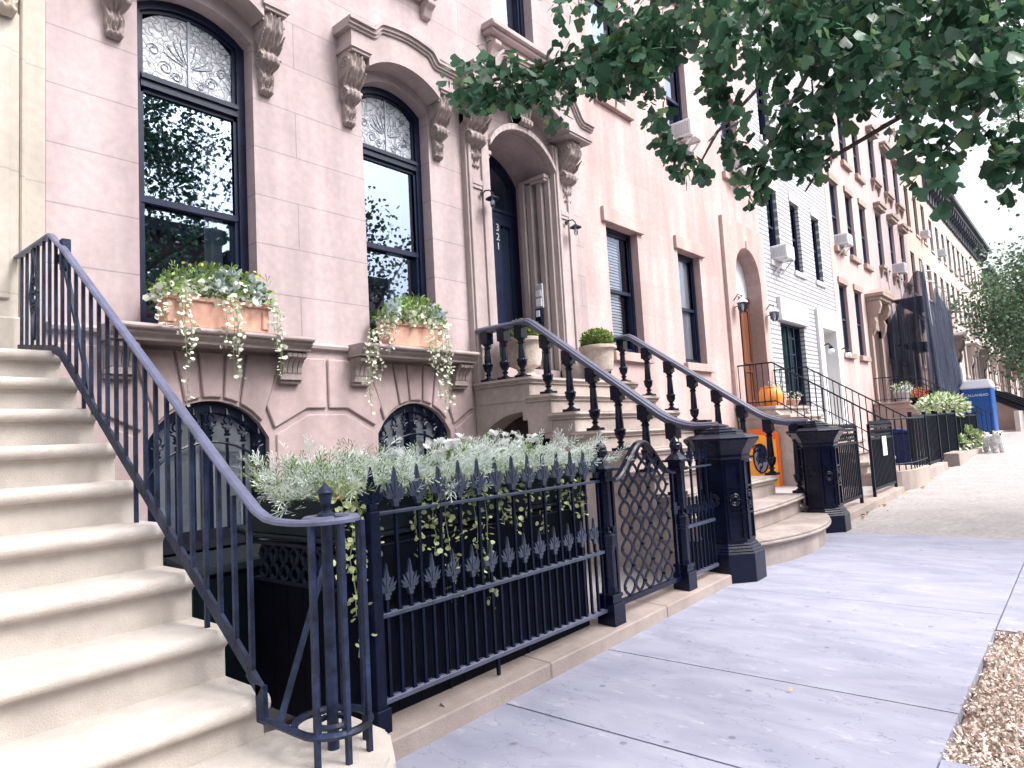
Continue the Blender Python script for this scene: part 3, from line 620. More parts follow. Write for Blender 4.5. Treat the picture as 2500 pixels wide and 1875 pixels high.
# door surround, carved brackets and hood
m = MB()
for (a, b) in ((6.47, 6.95), (8.47, 8.95)):
    m.box(a-.003, b+.003, YF-.125, YF+.01, 2.27, 2.62); m.box(a+.0, b-.0, YF-.085, YF+.008, 2.60, 6.1)
    lo, hi = (a+.07, b-.12)
    for q, (p0, p1, pj) in enumerate(((a+.03, a+.09, .115), (a+.29, a+.35, .115), (a+.352, b-.03, .10))): m.box(p0, p1, YF-pj, YF, 2.62, 6.05)
    m.box(a+.09, a+.29, YF-.114, YF-.02, 4.98, 5.06); m.box(a+.09, a+.29, YF-.113, YF-.02, 2.62, 2.74); m.box(a+.09, a+.29, YF-.105, YF-.02, 4.93, 4.98)
for k, (dx, dy) in enumerate(((0, .0), (.05, .12), (.09, .30), (.12, .42))):      # stepped splays inside the recess
    m.box(8.47-dx-.05, 8.475, YF+dy, YF+dy+.10, 2.27, 5.60); m.box(6.945, 6.95+dx+.05, YF+dy, YF+dy+.10, 2.27, 5.60)
for s, xx in ((0, 8.33), (1, 6.945)):
    m.box(xx, xx+.145, YF+.02, YF+.42, 5.52, 5.56); m.box(xx-.015*(1-s), xx+.16, YF+.0, YF+.44, 5.56, 5.62)
ao = dict(xa=6.95, xb=8.47, zb=2.27, zt=5.62, rise=.42); f_ = arc(6.95, 8.47, 5.62, .42)
prev = None
for i in range(17):      # archivolt with sunk panels
    x = 6.95+1.52*i/16; z = f_(x)
    if prev: m.prism([(prev[0], prev[1]+.005), (x, z+.005), (x, z+.10), (prev[0], prev[1]+.10)], YF-.13, YF)
    prev = (x, z)
m.build('door_surround', 'brownstone_trim', H1, bevel=.006)
hood(H1, 6.30, 9.12, 6.24, 6.40, 6.80, 6.95, 8.47, 6.20, .30, .46, 'brownstone_trim', flat=.22, wd=.42, name='door_hood')
m = MB(); kp = [(YF, 6.62), (YF-.26, 6.62), (YF-.28, 6.58), (YF-.22, 6.42), (YF-.17, 6.28), (YF-.19, 6.24), (YF-.22, 6.20), (YF-.21, 6.15), (YF-.16, 6.13), (YF, 6.13)]
for q in range(4): x = 7.57+q*.072; m.prism(kp, x+.005, x+.062, 'x')
m.prism([(p[0]+.015, p[1]) for p in kp], 7.575, 7.845, 'x'); m.build('keystone', 'brownstone_carved', H1, bevel=.006)
for cx in (6.64, 8.78): console(H1, cx, 6.17, .97, .34, .34, 'brownstone_carved')
# front door: dark double leaf with glass, house number on the left rail
m = MB(); y = YF+.74; ring(m, outline(dr), outline(dr, .11), y-.03, y+.06)
m.box(7.05, 8.37, y-.05, y+.05, 5.02, 5.16); m.box(7.05, 8.37, y-.07, y, 5.10, 5.14); df = m.build('door_frame', 'frame_paint', H1)
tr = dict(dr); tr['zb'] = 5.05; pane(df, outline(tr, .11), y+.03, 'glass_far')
m = MB(); m.box(7.06, 7.70, y-.0, y+.05, 2.27, 5.02); m.box(7.71, 8.36, y, y+.05, 2.27, 5.02)
m2 = MB()
for (a, b) in ((7.06, 7.70), (7.71, 8.36)): q = .13 if a < 7.5 else .30; ring(m2, [(a, 2.27), (b, 2.27), (b, 5.02), (a, 5.02)], [(a+q, 2.95), (b-.12, 2.95), (b-.12, 4.9), (a+q, 4.9)], y-.045, y+.01); m2.box(a+.13, b-.12, y-.02, y+.01, 2.36, 2.86)
d_ = m2.build('door', 'frame_paint', H1)
for (a, b) in ((7.06, 7.70), (7.71, 8.36)): pane(d_, [(a+.12, 2.94), (b-.11, 2.94), (b-.11, 4.91), (a+.12, 4.91)], y-.005, 'glass_far')
MB().lathe([(.0, 0), (.02, .01), (.03, .03), (.0, .05)], 0, 0, 0, 8)
m = MB(); m.sphere((7.69, y-.09, 3.25), .03); m.box(7.675, 7.70, y-.09, y-.045, 3.24, 3.26); m.box(7.66, 7.72, y-.055, y-.045, 3.15, 3.40); m.build('handle', 'grey_metal', d_)
def text(parent, name, s, x, y, z, size, mtl, rot=(math.pi/2, 0, 0), ext=.003, align='CENTER'):
    c = bpy.data.curves.new(name, 'FONT'); c.body = s; c.size = size; c.extrude = ext; c.align_x = align; c.align_y = 'CENTER'
    t = bpy.data.objects.new(name, c); COL.objects.link(t); dg = bpy.context.evaluated_depsgraph_get(); me = bpy.data.meshes.new_from_object(t.evaluated_get(dg))
    bpy.data.objects.remove(t); o = bpy.data.objects.new(name, me); COL.objects.link(o); me.materials.clear(); me.materials.append(MATS[mtl])
    L = LOC[parent.name]; o.parent = parent; o.location = (x-L.x, y-L.y, z-L.z); o.rotation_euler = rot; LOC[o.name] = L; return o
for i, ch in enumerate('321'): text(df, 'house_number', ch, 7.935, y-.052, 4.84-i*.15, .165, 'digit_white')
# cornice out of frame above
m = MB(); m.box(1.7, 9.27, YF-.5, YF, 13.45, 13.7); m.box(1.7, 9.27, YF-.35, YF, 13.25, 13.45); m.build('cornice', 'brownstone_trim', H1)
# ------------------------------------------------------------------ beige limestone house at the left edge
HA = thing('limestone_house', 'cream limestone townhouse with a carved door bracket at the left edge of the view', 'house', (-1, 6.2, 0))
facade(HA, -6, 1.665, -.4, 13.8, [dict(xa=-.6, xb=.95, zb=2.25, zt=5.4, rise=.4, d=.6)], 'limestone', Y=6.19)
m = MB()
m.box(1.12, 1.46, 6.06, 6.2, 2.25, 5.02); m.box(1.19, 1.40, 6.035, 6.07, 2.75, 4.8); m.box(1.1, 1.48, 6.03, 6.2, 2.25, 2.62); m.box(1.485, 1.52, 6.14, 6.2, 2.25, 6.4)
m.box(1.02, 1.56, 5.9, 6.2, 5.93, 6.3); m.build('pilaster', 'limestone', HA, bevel=.012)
console(HA, 1.325, 5.93, .98, .34, .33, 'limestone_carved', Y=6.06)
m = MB(); ring(m, [(-.6, 2.25), (.95, 2.25), (.95, 5.4), (-.6, 5.4)], [(-.45, 2.4), (.8, 2.4), (.8, 5.25), (-.45, 5.25)], 6.6, 6.7); m.box(-.5, .9, 6.64, 6.68, 2.3, 5.3); m.build('door', 'frame_paint', HA)
# ------------------------------------------------------------------ left limestone stoop
SA = thing('limestone_stoop', 'cream stone stoop with rounded treads climbing to the limestone house', 'steps', (0, 4, 0))
def bullnose(yf, zt, zb, yb, nose=.072, lip=.065):
    r_ = nose/2; p = [(yb, zt), (yf+r_, zt)]
    for i in range(1, 7): a = math.pi/2+math.pi*i/6; p.append((yf+r_+r_*math.cos(a), zt-r_+r_*math.sin(a)))
    return p+[(yf+lip*.7, zt-nose), (yf+lip*.75, zt-nose-.012), (yf+lip*.95, zt-nose-.016), (yf+lip, zt-nose-.03), (yf+lip, zb), (yb, zb)]
for k in range(9):
    z = .532+.2165*k; y = 2.66+.317*k; yb = 6.18 if k == 8 else y+.40
    m = MB(); m.prism(bullnose(y, z, z-.218, yb), -2.2, 1.50, 'x'); m.build('step' if k < 8 else 'landing', 'step_stone', SA, smooth=.6)
MB().prism([(2.70, -.3), (2.74, .3), (6.17, 2.0), (6.17, -.3)], -2.1, 1.44, 'x').build('side_wall', 'step_stone', SA)
m = MB(); m.prism([(-2.4, 2.62), (-2.4, 1.75), (1.2, 1.84), (1.5, 1.98), (1.70, 2.13), (1.845, 2.34), (1.86, 2.72), (1.5, 2.78), (.9, 2.70)], -.25, .345, 'z'); m.build('plinth', 'step_stone', SA, bevel=.02, seg=2)
# iron railing
XR = 1.445
RA = thing('iron_railing', 'plain black iron stair railing with a scroll end on the cream stone stoop', 'railing', (XR, 4, .4))
z_top = lambda y: 3.06 if y > 5.22 else 3.06-(5.22-y)*.695
tp = [(XR, 6.05, 3.075), (XR, 5.26, 3.06)]+[(XR, y, z_top(y)) for y in (5.0, 4.5, 4, 3.5, 3.1, 2.95)]
e = z_top(2.95)
tp += [(XR, 2.84, e-.074), (XR+.002, 2.73, (e-.074)*.45+1.275*.55), (XR+.003, 2.64, 1.275), (XR+.0, 2.55, 1.243), (XR-.003, 2.46, 1.234)]
zc = 1.232; cxv, cyv = 1.585, 2.36
sp = []
for i in range(34):
    a = math.pi+ i*.235; rr = .14*(1-i/46); sp.append((cxv+rr*math.cos(a)-(0 if i > 6 else (6-i)*0), cyv+rr*math.sin(a)*1.05, zc-.004*i*0))
hp = [(-.023, -.010), (.023, -.010), (.025, .003), (.016, .011), (-.016, .011), (-.025, .003)]
m = MB(); m.sweep(hp, tp+sp); m.build('handrail', 'rail_worn_sheen', RA, smooth=.6)
lw = [(XR, 6.0, 2.27+.11), (XR, 5.17, 2.265)]+[(XR, y, 2.225-(5.05-y)*.682) for y in (5.05, 4, 3.2, 2.72)]+[(XR, 2.69, .56), (XR, 2.67, .40)]
m = MB(); m.sweep([(-.008, -.028), (.008, -.028), (.008, .028), (-.008, .028)], lw[:6]); m.bar((XR, 2.725, .625), (XR, 2.635, .56), .02, .05); m.bar((XR, 2.635, .585), (XR, 2.63, .44), .02, .06, up=(0, 1, 0)); m.build('bottom_rail', 'iron_worn', RA)
ys = [2.70+.129*i for i in range(26)]
pk = MB().box(-.0105, .0105, -.0105, .0105, 0, 1)
for i, y in enumerate(ys):
    zt = z_top(y)-.01 if y > 2.95 else 1.30+(y-2.7)*.25; zb = 2.225-(5.05-y)*.682-.01 if y < 5.1 else 2.29
    if i % 6 == 3 and y < 5.1: zb = .532+.2165*int((y-2.66)/.317)
    if i % 6 == 0 and y >= 5.1: zb = 2.265
    MB().box(XR-.0092, XR+.0092, y-.0092, y+.0092, zb, zt).build('baluster', 'iron_worn', RA)
for a in (.55, 1.35, 2.2, 3.0, 3.75, 4.5):
    x, y = cxv-.14*math.cos(a), cyv-.147*math.sin(a)
    MB().box(x-.0095, x+.0095, y-.0095, y+.0095, .325 if a < 3.5 else .30, zc-.01).build('baluster', 'iron_worn', RA)
m = MB(); m.tube([(XR, 2.635, .455), (XR, 2.50, .455)]+[(cxv-.14*math.cos(a*.21), cyv-.147*math.sin(a*.21), .455) for a in range(1, 29)], .015, 6)
m.tube([(cxv+.06*math.cos(a*.5), cyv+.06*math.sin(a*.5), .455) for a in range(12)], .012, 5); m.build('scroll_ring', 'iron_worn', RA, smooth=True)
px, py = 1.60, 2.38
m = MB(); m.lathe([(.023, .31), (.0215, 1.235)], px, py, 0, 12); m.lathe([(.038, 1.235), (.034, 1.25), (.015, 1.262), (.015, 1.272), (.018, 1.275), (.028, 1.325), (.027, 1.33), (.036, 1.333), (.019, 1.355), (.003, 1.372)], px, py, 0, 10); np_ = m.build('newel_post', 'iron_worn', RA, smooth=.6)
m = MB(); m.lathe([(.0285, .98), (.0290, 1.06), (.0286, 1.18)], px, py, 0, 12); m.build('rust_patch', 'rust', np_) if False else None
m = MB(); m.bar((1.47, 2.55, .44), (1.86, 2.79, .98), .02); m.build('brace', 'iron_worn', RA)
m = MB(); yq, zq = 5.62, 2.72      # diamond ornament on the landing panel
for (a, b) in (((yq, zq+.33), (yq-.085, zq)), ((yq-.085, zq), (yq, zq-.33)), ((yq, zq-.33), (yq+.085, zq)), ((yq+.085, zq), (yq, zq+.33))): m.bar((XR-.002, *a), (XR-.002, *b), .016, .02)
for k in range(8): a = k*math.pi/4; m.tube([(XR-.004, yq+.05*math.cos(a)+.02*math.cos(t), zq+.10*math.sin(a)+.02*math.sin(t)) for t in [j*.9 for j in range(7)]], .008, 5, True)
m.build('diamond_ornament', 'iron_worn', RA)
m = MB(); m.bar((XR+.03, 5.14, 2.95), (XR+.03, 4.55, 1.80), .025); m.box(XR+.012, XR+.05, 5.05, 5.2, 2.85, 2.9); m.box(XR+.0, XR+.05, 5.02, 5.08, 2.78, 2.98); m.build('brace', 'iron_worn', RA)
# ------------------------------------------------------------------ brownstone stoop
SB = thing('brownstone_stoop', 'wide brownstone stoop between two black octagonal newel posts, bottom step curved', 'steps', (7.75, 4.4, 0))
XL, XRt = 6.42, 9.08
yk = lambda k: 2.6+.325*k; zk = lambda k: .37+.2375*k
for k in range(8, -1, -1):
    z = zk(k); y = yk(k); yb = 6.19 if k == 8 else y+.44; xl, xr = XL, XRt
    if k <= 2: xl, xr = (XL+.10, XRt+.04+.04*(2-k)) if k else (6.68, 9.22)
    m = MB()
    if k == 0:
        n = 20; ar = [(xl+(xr-xl)*i/n, 2.78-.33*math.sin(math.pi*i/n)**.75) for i in range(n+1)]
        for (off, za, zb_) in ((0, z, z-.03), (-.012, z-.03, z-.06), (.03, z-.06, z-.085), (.06, z-.085, -.1)):
            m.prism([(x, min(3.05, yy+off)) for x, yy in ar]+[(xr, 3.15), (xl, 3.15)], zb_, za, 'z')
        st = m.build('step', 'stoop_stone', SB, bevel=.008)
    elif k == 1:
        n = 16; ar = [(xl+(xr+.05-xl)*i/n, 2.99-.08*math.sin(math.pi*i/n)) for i in range(n+1)]
        for (off, za, zb_) in ((0, z, z-.03), (-.012, z-.03, z-.06), (.03, z-.06, z-.085), (.06, z-.085, z-.24)):
            m.prism([(x, yy+off) for x, yy in ar]+[(xr+.05, 3.45), (xl, 3.45)], zb_, za, 'z')
        st = m.build('step', 'stoop_stone', SB, bevel=.008)
    else:
        m.box(xl, xr, y, yb, z-.062, z); st = m.build('step' if k < 8 else 'landing', 'stoop_stone', SB, bevel=.026, seg=3)
        m = MB(); m.box(xl+.03, xr-.03, y+.03, yb-.01, z-.085, z-.06); m.box(xl+.055, xr-.055, y+.055, yb-.012+(.08 if k < 8 else 0), z-.30, z-.084); m.build('riser', 'stoop_stone', st, bevel=.006)
    if 2 <= k <= 7: MB().box(XL+.04, XL+.30, y+.045, y+.42, z-.47, z-.29).build('side_block', 'stoop_stone', st, bevel=.006)
fa_ = arc(4.79, 6.02, 1.62, .22)
poly = [(6.18, -.2), (6.18, 2.03), (5.25, 2.03), (5.25, fa_(5.25))]+[(5.25+.77*i/9, fa_(5.25+.77*i/9)) for i in range(1, 10)]+[(6.02, -.2)]
MB().prism(poly, 6.487, 6.80, 'x').build('side_wall', 'stoop_stone', SB)
poly = [(4.79, -.2), (4.79, zk(6)-.24)]
for k in range(6, 1, -1): poly += ([(yk(k+1)+.055, zk(k)-.24)] if k < 6 else [])+[(yk(k)+.055, zk(k)-.24)]
MB().prism(poly+[(3.31, .4), (3.31, -.2)], 6.487, 6.80, 'x').build('side_wall', 'stoop_stone', SB)
poly2 = [(6.18, -.2), (6.18, 2.03), (5.255, 2.03)]
for k in range(7, 1, -1): poly2 += [(yk(k+1)+.055, zk(k)-.24), (yk(k)+.055, zk(k)-.24)]
MB().prism(poly2+[(3.31, .4), (3.31, -.2)], 8.75, 9.03, 'x').build('side_wall', 'stoop_stone', SB)
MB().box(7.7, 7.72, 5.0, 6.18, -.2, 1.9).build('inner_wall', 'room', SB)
m = MB(); gx = 6.92      # gate under the stoop
fa = arc(4.82, 6.0, 1.38, .17)
for i in range(15): y = 4.85+1.12*i/14; m.tube([(gx+.012*math.sin(t*9), y+.014*math.sin(t*9), -.05+t*(fa(y)+.05)) for t in [j/14 for j in range(15)]], .013, 5)
m.tube([(gx, 4.82+1.18*i/12, fa(4.82+1.18*i/12)+.01) for i in range(13)], .02, 6); m.box(gx-.02, gx+.02, 5.98, 6.02, -.1, 1.6)
m.build('cellar_gate', 'iron_gloss', SB, smooth=True)
# turned iron balustrades with octagonal newels
def newel_parts(par, cx, cy, zb):
    nw = MB(); A = math.pi/8
    r_ = lambda flat: flat/2/math.cos(A)
    nw.lathe([(r_(.46), .40-zb*0), (r_(.46), 1.27)], cx, cy, 0, 8, A); post = nw.build('newel_post', 'iron_gloss', par)
    b = MB(); b.lathe([(r_(.60), zb), (r_(.60), .335), (r_(.575), .34), (r_(.575), .36), (r_(.545), .365), (r_(.545), .385), (r_(.51), .39), (r_(.50), .41), (r_(.462), .425)], cx, cy, 0, 8, A); b.build('base', 'iron_gloss', post, bevel=.004)
    c = MB(); c.lathe([(r_(.465), 1.20), (r_(.485), 1.225), (r_(.485), 1.25), (r_(.52), 1.29), (r_(.60), 1.345), (r_(.645), 1.375), (r_(.66), 1.385), (r_(.66), 1.41), (r_(.62), 1.418), (r_(.54), 1.44), (r_(.40), 1.452), (r_(.395), 1.475), (r_(.30), 1.482), (r_(.295), 1.50), (r_(.17), 1.512), (r_(.16), 1.53), (r_(.02), 1.55)], cx, cy, 0, 8, A); c.build('cap', 'iron_gloss', post, bevel=.003)
    p = MB()
    for q in range(8):
        a = q*math.pi/4; T = Vector((-math.sin(a), math.cos(a), 0)); N = Vector((math.cos(a), math.sin(a), 0)); O = Vector((cx, cy, 0))+N*.232; Z = Vector((0, 0, 1))
        for s in (-1, 1): p.bar(O+T*s*.066+Z*.46, O+T*s*.066+Z*1.18, .016, .026, up=N)
        for (z0, z1) in ((.46, .70), (.95, 1.18)):
            for z in (z0, z1): p.bar(O+T*-.068+Z*z, O+T*.068+Z*z, .02, .026, up=N)
        for rr in (.046, .026): p.tube([O+N*.008+T*rr*math.cos(t*math.pi/8)+Z*(.825+rr*1.15*math.sin(t*math.pi/8)) for t in range(16)], .010, 6, True)
        for s in (-1, 1): p.tube([O+N*.006+T*.055*math.cos(math.pi*t/8)+Z*(.825+s*(.055+.03*math.sin(math.pi*t/8))) for t in range(9)], .009, 5)
    p.build('panel_moulding', 'iron_gloss', post)
def baluster_mesh(h):
    m = MB(); m.box(-.075, .075, -.075, .075, 0, .032); m.lathe([(.052, .03), (.05, .045), (.03, .055), (.026, .075), (.04, .085), (.04, .10), (.026, .108), (.026, .125)], 0, 0, 0, 12)
    m.lathe([(.03, .12), (.052, .15), (.062, .185), (.062, .215)], 0, 0, 0, 14)
    m.lathe([(.0, .213), (.066, .214), (.066, .225), (.058, .24), (.046, .245)], 0, 0, 0, 28, 0, .045)
    t = h-.16; m.lathe([(.048, .24), (.037, t-.06), (.035, t-.055), (.046, t-.05), (.046, t-.03), (.036, t-.025), (.036, t-.012), (.052, t), (.06, t+.02)], 0, 0, 0, 14)
    m.box(-.06, .06, -.06, .06, t+.018, h+.02)
    return m
def balustrade(label, xt, xb, ncx, ncy, zb):
    T = thing('stoop_balustrade', label, 'balustrade', (ncx, ncy, zb), 'iron balustrades of the brownstone stoop')
    xx = lambda y: xt+(xb-xt)*max(0, (5.2-y))/(5.2-2.84)
    zr = lambda y: 2.955-(5.25-y)*.732
    path = [(xt, 6.12, 2.955), (xt, 5.27, 2.955)]+[(xx(y), y, zr(y)) for y in (5.2, 4.8, 4.4, 4.0, 3.7, 3.52)]
    e = zr(3.52)
    path += [(xx(3.42), 3.42, e-.062), (xx(3.32), 3.32, e-.107), (xx(3.22), 3.22, e-.138), (xx(3.12), 3.12, e-.156), (xx(3.0), 3.0, e-.16), (xx(2.9), 2.9, e-.16)]
    pf = [(-.055, -.04), (-.04, -.05), (.04, -.05), (.055, -.04), (.055, -.018), (.072, -.012), (.075, .012), (.058, .022), (.05, .02), (.046, .032), (.02, .044), (-.02, .044), (-.046, .032), (-.05, .02), (-.058, .022), (-.075, .012), (-.072, -.012), (-.055, -.018)]
    m = MB(); m.sweep(pf, path); m.build('handrail', 'rail_top_sheen', T, smooth=.5)
    spots = [(y, 2.27, .64) for y in (5.98, 5.69, 5.40)]+[(yk(k)+.135, zk(k), None) for k in range(7, 0, -1)]
    for y, z, h in spots:
        zt = min(zr(y), 9) if y > 3.5 else float(np.interp(y, [2.9, 3.0, 3.12, 3.22, 3.32, 3.42, 3.52], [e-.16, e-.16, e-.156, e-.138, e-.107, e-.062, e]))
        h = h or zt-.045-z; x = xx(y) if y < 5.2 else xt
        m = baluster_mesh(h); m.v = [(a+x, b+y, c+z) for a, b, c in m.v]; m.build('baluster', 'iron_gloss', T, smooth=.6)
    newel_parts(T, ncx, ncy, zb); return T
balustrade('black turned iron balustrade nearer the flower boxes, its newel post beside the lattice gate', 6.55, 6.50, 6.43, 2.84, .03)
balustrade('farther black turned iron balustrade of the brownstone stoop, its newel beside the rose gravel walk'.replace('rose gravel walk', 'pale concrete pavement'), 8.95, 9.30, 9.38, 2.84, .08)
# ------------------------------------------------------------------ stone coping and iron fence
CP = MB(); xs = [1.87, 3.4, 4.9, 6.16]
for a, b in zip(xs, xs[1:]):
    zt = lambda x: .10+.0135*(x-2.15); b2_ = b-.004
    CP.add([(a, 2.71, gz(a)-.15), (b2_, 2.71, gz(b)-.15), (b2_, 2.71, zt(b)), (a, 2.71, zt(a)), (a, 3.05, gz(a)-.15), (b2_, 3.05, gz(b)-.15), (b2_, 3.05, zt(b)+.02), (a, 3.05, zt(a)+.02)],
           [(0, 1, 2, 3), (3, 2, 6, 7), (4, 7, 6, 5), (0, 3, 7, 4), (1, 5, 6, 2)])
tag(CP.build('stone_coping', 'curb_stone', bevel=.008), 'low brown stone coping under the black spear fence and lattice gate', 'coping')
zcp = lambda x: .115+.0135*(x-2.15)
YFN = 2.83
FN = thing('iron_fence', 'black iron fence with leaf spear tops in front of the planter of juniper', 'fence', (3.2, YFN, .1))
def spear(m, x, y, z, s):      # flat cast leaf finial
    t = .012*s
    m.box(x-.026*s, x+.026*s, y-.018*s, y+.018*s, z, z+.018*s); m.box(x-.018*s, x+.018*s, y-.013*s, y+.013*s, z-.025*s, z)
    m.prism([(x-.010*s, z+.015*s), (x-.020*s, z+.075*s), (x-.036*s, z+.105*s), (x-.020*s, z+.115*s), (x-.012*s, z+.16*s), (x, z+.205*s), (x+.012*s, z+.16*s), (x+.020*s, z+.115*s), (x+.036*s, z+.105*s), (x+.020*s, z+.075*s), (x+.010*s, z+.015*s)], y-t*.6, y+t*.6)
    m.prism([(x-.004*s, z+.02*s), (x-.004*s, z+.19*s), (x+.004*s, z+.19*s), (x+.004*s, z+.02*s)], y-t, y+t)
    for sg in (-1, 1):
        for (ex, ez, w) in ((.060, .112, .011), (.082, .078, .011), (.075, .038, .009)):
            a, b = (x+sg*.006*s, z+.018*s), (x+sg*ex*s, z+ez*s); dx, dz = b[0]-a[0], b[1]-a[1]; L = math.hypot(dx, dz); nx, nz = -dz/L*w*s, dx/L*w*s; mx, mz = a[0]+dx*.65, a[1]+dz*.55
            m.prism([a, (mx+nx, mz+nz), b, (mx-nx, mz-nz)], y-t*.5, y+t*.5)
m = MB(); m.box(2.14, 2.20, YFN-.03, YFN+.03, .10, 1.18); m.box(2.125, 2.215, YFN-.045, YFN+.045, .10, .22); m.build('end_post', 'iron', FN, bevel=.004)
def rails(par, x0, x1, dz=0):
    for (z, h) in ((1.166, .009), (.655, .012), (.24, .013)):
        m = MB(); m.box(x0, x1, YFN-.019, YFN+.019, z+dz-h, z+dz+h)
        n = int((x1-x0)/.079)
        for i in range(n if z < 1 else 0): x = x0+.05+i*.0785; m.box(x+.016, x+.062, YFN-.016, YFN+.016, z+dz+h-.003, z+dz+h+.007)
        m.build('rail', 'spear_skylit' if z > .3 else 'rail_top_sheen', par, bevel=.003)
rails(FN, 2.19, 4.23)
for i in range(26):
    x = 2.245+.0785*i; m = MB(); long_ = i % 2 == 1
    if i == 0 or i == 25: pass
    m.box(x-.0085, x+.0085, YFN-.0085, YFN+.0085, .245, 1.20 if long_ else .735); m.mi = 1
    if long_: spear(m, x, YFN, 1.215, .92)
    else: spear(m, x, YFN, .75, .80)
    m.build('picket', ['iron', 'spear_skylit'], FN)
m = MB(); spear(m, 2.17, YFN, 1.20, 1.0); m.build('finial', 'iron', FN)
m = MB(); m.bar((3.05, YFN, .24), (3.05, YFN, zcp(3.05)), .018); m.build('leg', 'iron', FN)
def gate_post(par, x, y, zb):
    m = MB(); m.box(x-.075, x+.075, y-.075, y+.075, zb, zb+.16); m.box(x-.06, x+.06, y-.06, y+.06, zb+.16, zb+.2); m.box(x-.068, x+.068, y-.068, y+.068, zb+.2, zb+.225)
    m.lathe([(.066, .36), (.058, .40), (.055, .66), (.062, .67), (.062, .69), (.07, .70), (.07, .77), (.06, .775), (.058, .79), (.052, .80), (.050, 1.16)], x, y, 0, 8, math.pi/8)
    for k in range(8): a = k*math.pi/4; m.box(x+.058*math.cos(a)-.008, x+.058*math.cos(a)+.008, y+.058*math.sin(a)-.008, y+.058*math.sin(a)+.008, .79, .83)
    m.box(x-.07, x+.07, y-.07, y+.07, 1.16, 1.19); m.box(x-.055, x+.055, y-.055, y+.055, 1.19, 1.235); m.box(x-.09, x+.09, y-.09, y+.09, 1.235, 1.255)
    m.lathe([(.10, 1.255), (.08, 1.275), (.05, 1.30), (.04, 1.31), (.025, 1.315), (.022, 1.33), (.04, 1.34), (.052, 1.365), (.05, 1.385), (.046, 1.388), (.042, 1.41), (.026, 1.435), (.012, 1.445), (.008, 1.46)], x, y, 0, 12, math.pi/4)
    return m.build('gate_post', 'iron_gloss', par, bevel=.003)
gate_post(FN, 4.29, YFN, .125)
GT = thing('lattice_gate', 'black iron gate of wavy lattice under an arched top rail', 'gate', (4.87, YFN, .2))
gx0, gx1 = 4.37, 5.38; gc = (gx0+gx1)/2
def gtop(x):
    t = abs(x-gc)/((gx1-gx0)/2); return 1.43-.275*(.5-.5*math.cos(math.pi*min(1, max(0, (t-.0)/.92))))
m = MB(); m.sweep([(-.03, -.016), (.03, -.016), (.034, .0), (.02, .014), (-.02, .014), (-.034, 0)], [(gx0+(gx1-gx0)*i/28, YFN, gtop(gx0+(gx1-gx0)*i/28)) for i in range(29)]); m.build('top_rail', 'iron_gloss', GT, smooth=.6)
m = MB(); m.box(gx0, gx1, YFN-.014, YFN+.014, .235, .275); m.box(gx0+.02, gx0+.045, YFN-.014, YFN+.014, .27, 1.16); m.box(gx1-.045, gx1-.02, YFN-.014, YFN+.014, .27, 1.16); m.build('frame', 'iron_gloss', GT)
m = MB(); n = 6; pw = (gx1-gx0-.09)/n; per = .285
for i in range(n+1):
    xc = gx0+.045+pw*i
    for s in (-1, 1):
        zz = .275; pts = []
        while True:
            x = xc+s*pw*.46*math.sin(2*math.pi*(zz-.275)/per+ (0 if i % 2 == 0 else math.pi))
            if zz > gtop(min(max(x, gx0), gx1))-.01: break
            if gx0+.02 < x < gx1-.02: pts.append((x, YFN+s*.004, zz))
            zz += per/10
        if i in (0, n) : continue
        m.sweep([(-.011, -.005), (.011, -.005), (.011, .005), (-.011, .005)], pts, up=(0, 1, 0))
for i in range(n):
    for j in range(4):
        x = gx0+.045+pw*(i+.5); z = .275+per*(j+.25+.5*(i % 2))
        if z < gtop(x)-.05: m.sphere((x, YFN-.008, z), .012, n=6, m=4)
m.build('lattice', 'iron_gloss', GT)
m = MB(); m.box(5.30, 5.40, YFN-.03, YFN+.0, .83, .86); m.box(5.28, 5.34, YFN-.04, YFN-.02, .80, .90); m.build('latch', 'iron_gloss', GT)
FS = thing('iron_fence', 'short black iron fence panel squeezed between the lattice gate and the newel post', 'fence', (5.8, YFN, .15))
gate_post(FS, 5.46, YFN, .14); rails(FS, 5.53, 6.12)
for i in range(8):
    x = 5.57+.075*i; m = MB(); long_ = i % 2 == 0; m.box(x-.0085, x+.0085, YFN-.0085, YFN+.0085, .245, 1.20 if long_ else .735); spear(m, x, YFN, 1.215 if long_ else .75, .9 if long_ else .8); m.build('picket', 'iron', FS)
# ------------------------------------------------------------------ planter cabinet behind the fence
PC = thing('planter_cabinet', 'black boarded cabinet with a deep planter tray behind the spear fence', 'planter', (3.1, 3.3, .1))
m = MB()
for i in range(13): x = 2.06+.161*i; m.box(x, x+.157, 2.93, 2.955, .12, 1.02)
for i in range(5): y = 2.97+.145*i; m.box(2.03, 2.05, y, y+.141, .12, .80)
m.box(2.05, 4.14, 2.96, 3.70, .1, 1.0); m.box(4.14, 4.16, 2.94, 3.7, .12, 1.02); m.build('boards', 'black_board', PC)
m = MB(); m.box(2.01, 4.16, 2.91, 3.74, 1.06, 1.25); m.box(1.99, 4.18, 2.895, 3.755, 1.035, 1.06); m.build('tray', 'planter_green', PC, bevel=.006)
m = MB(); m.box(2.06, 4.12, 2.918, 2.93, .985, .992); m.box(2.75, 2.756, 2.92, 2.93, .12, 1.0); m.box(3.45, 3.456, 2.92, 2.93, .12, 1.0); m.build('trim', 'iron_far', PC)
m = MB()
for z in (.80, 1.0): m.box(2.005, 2.03, 2.94, 3.70, z, z+.018)
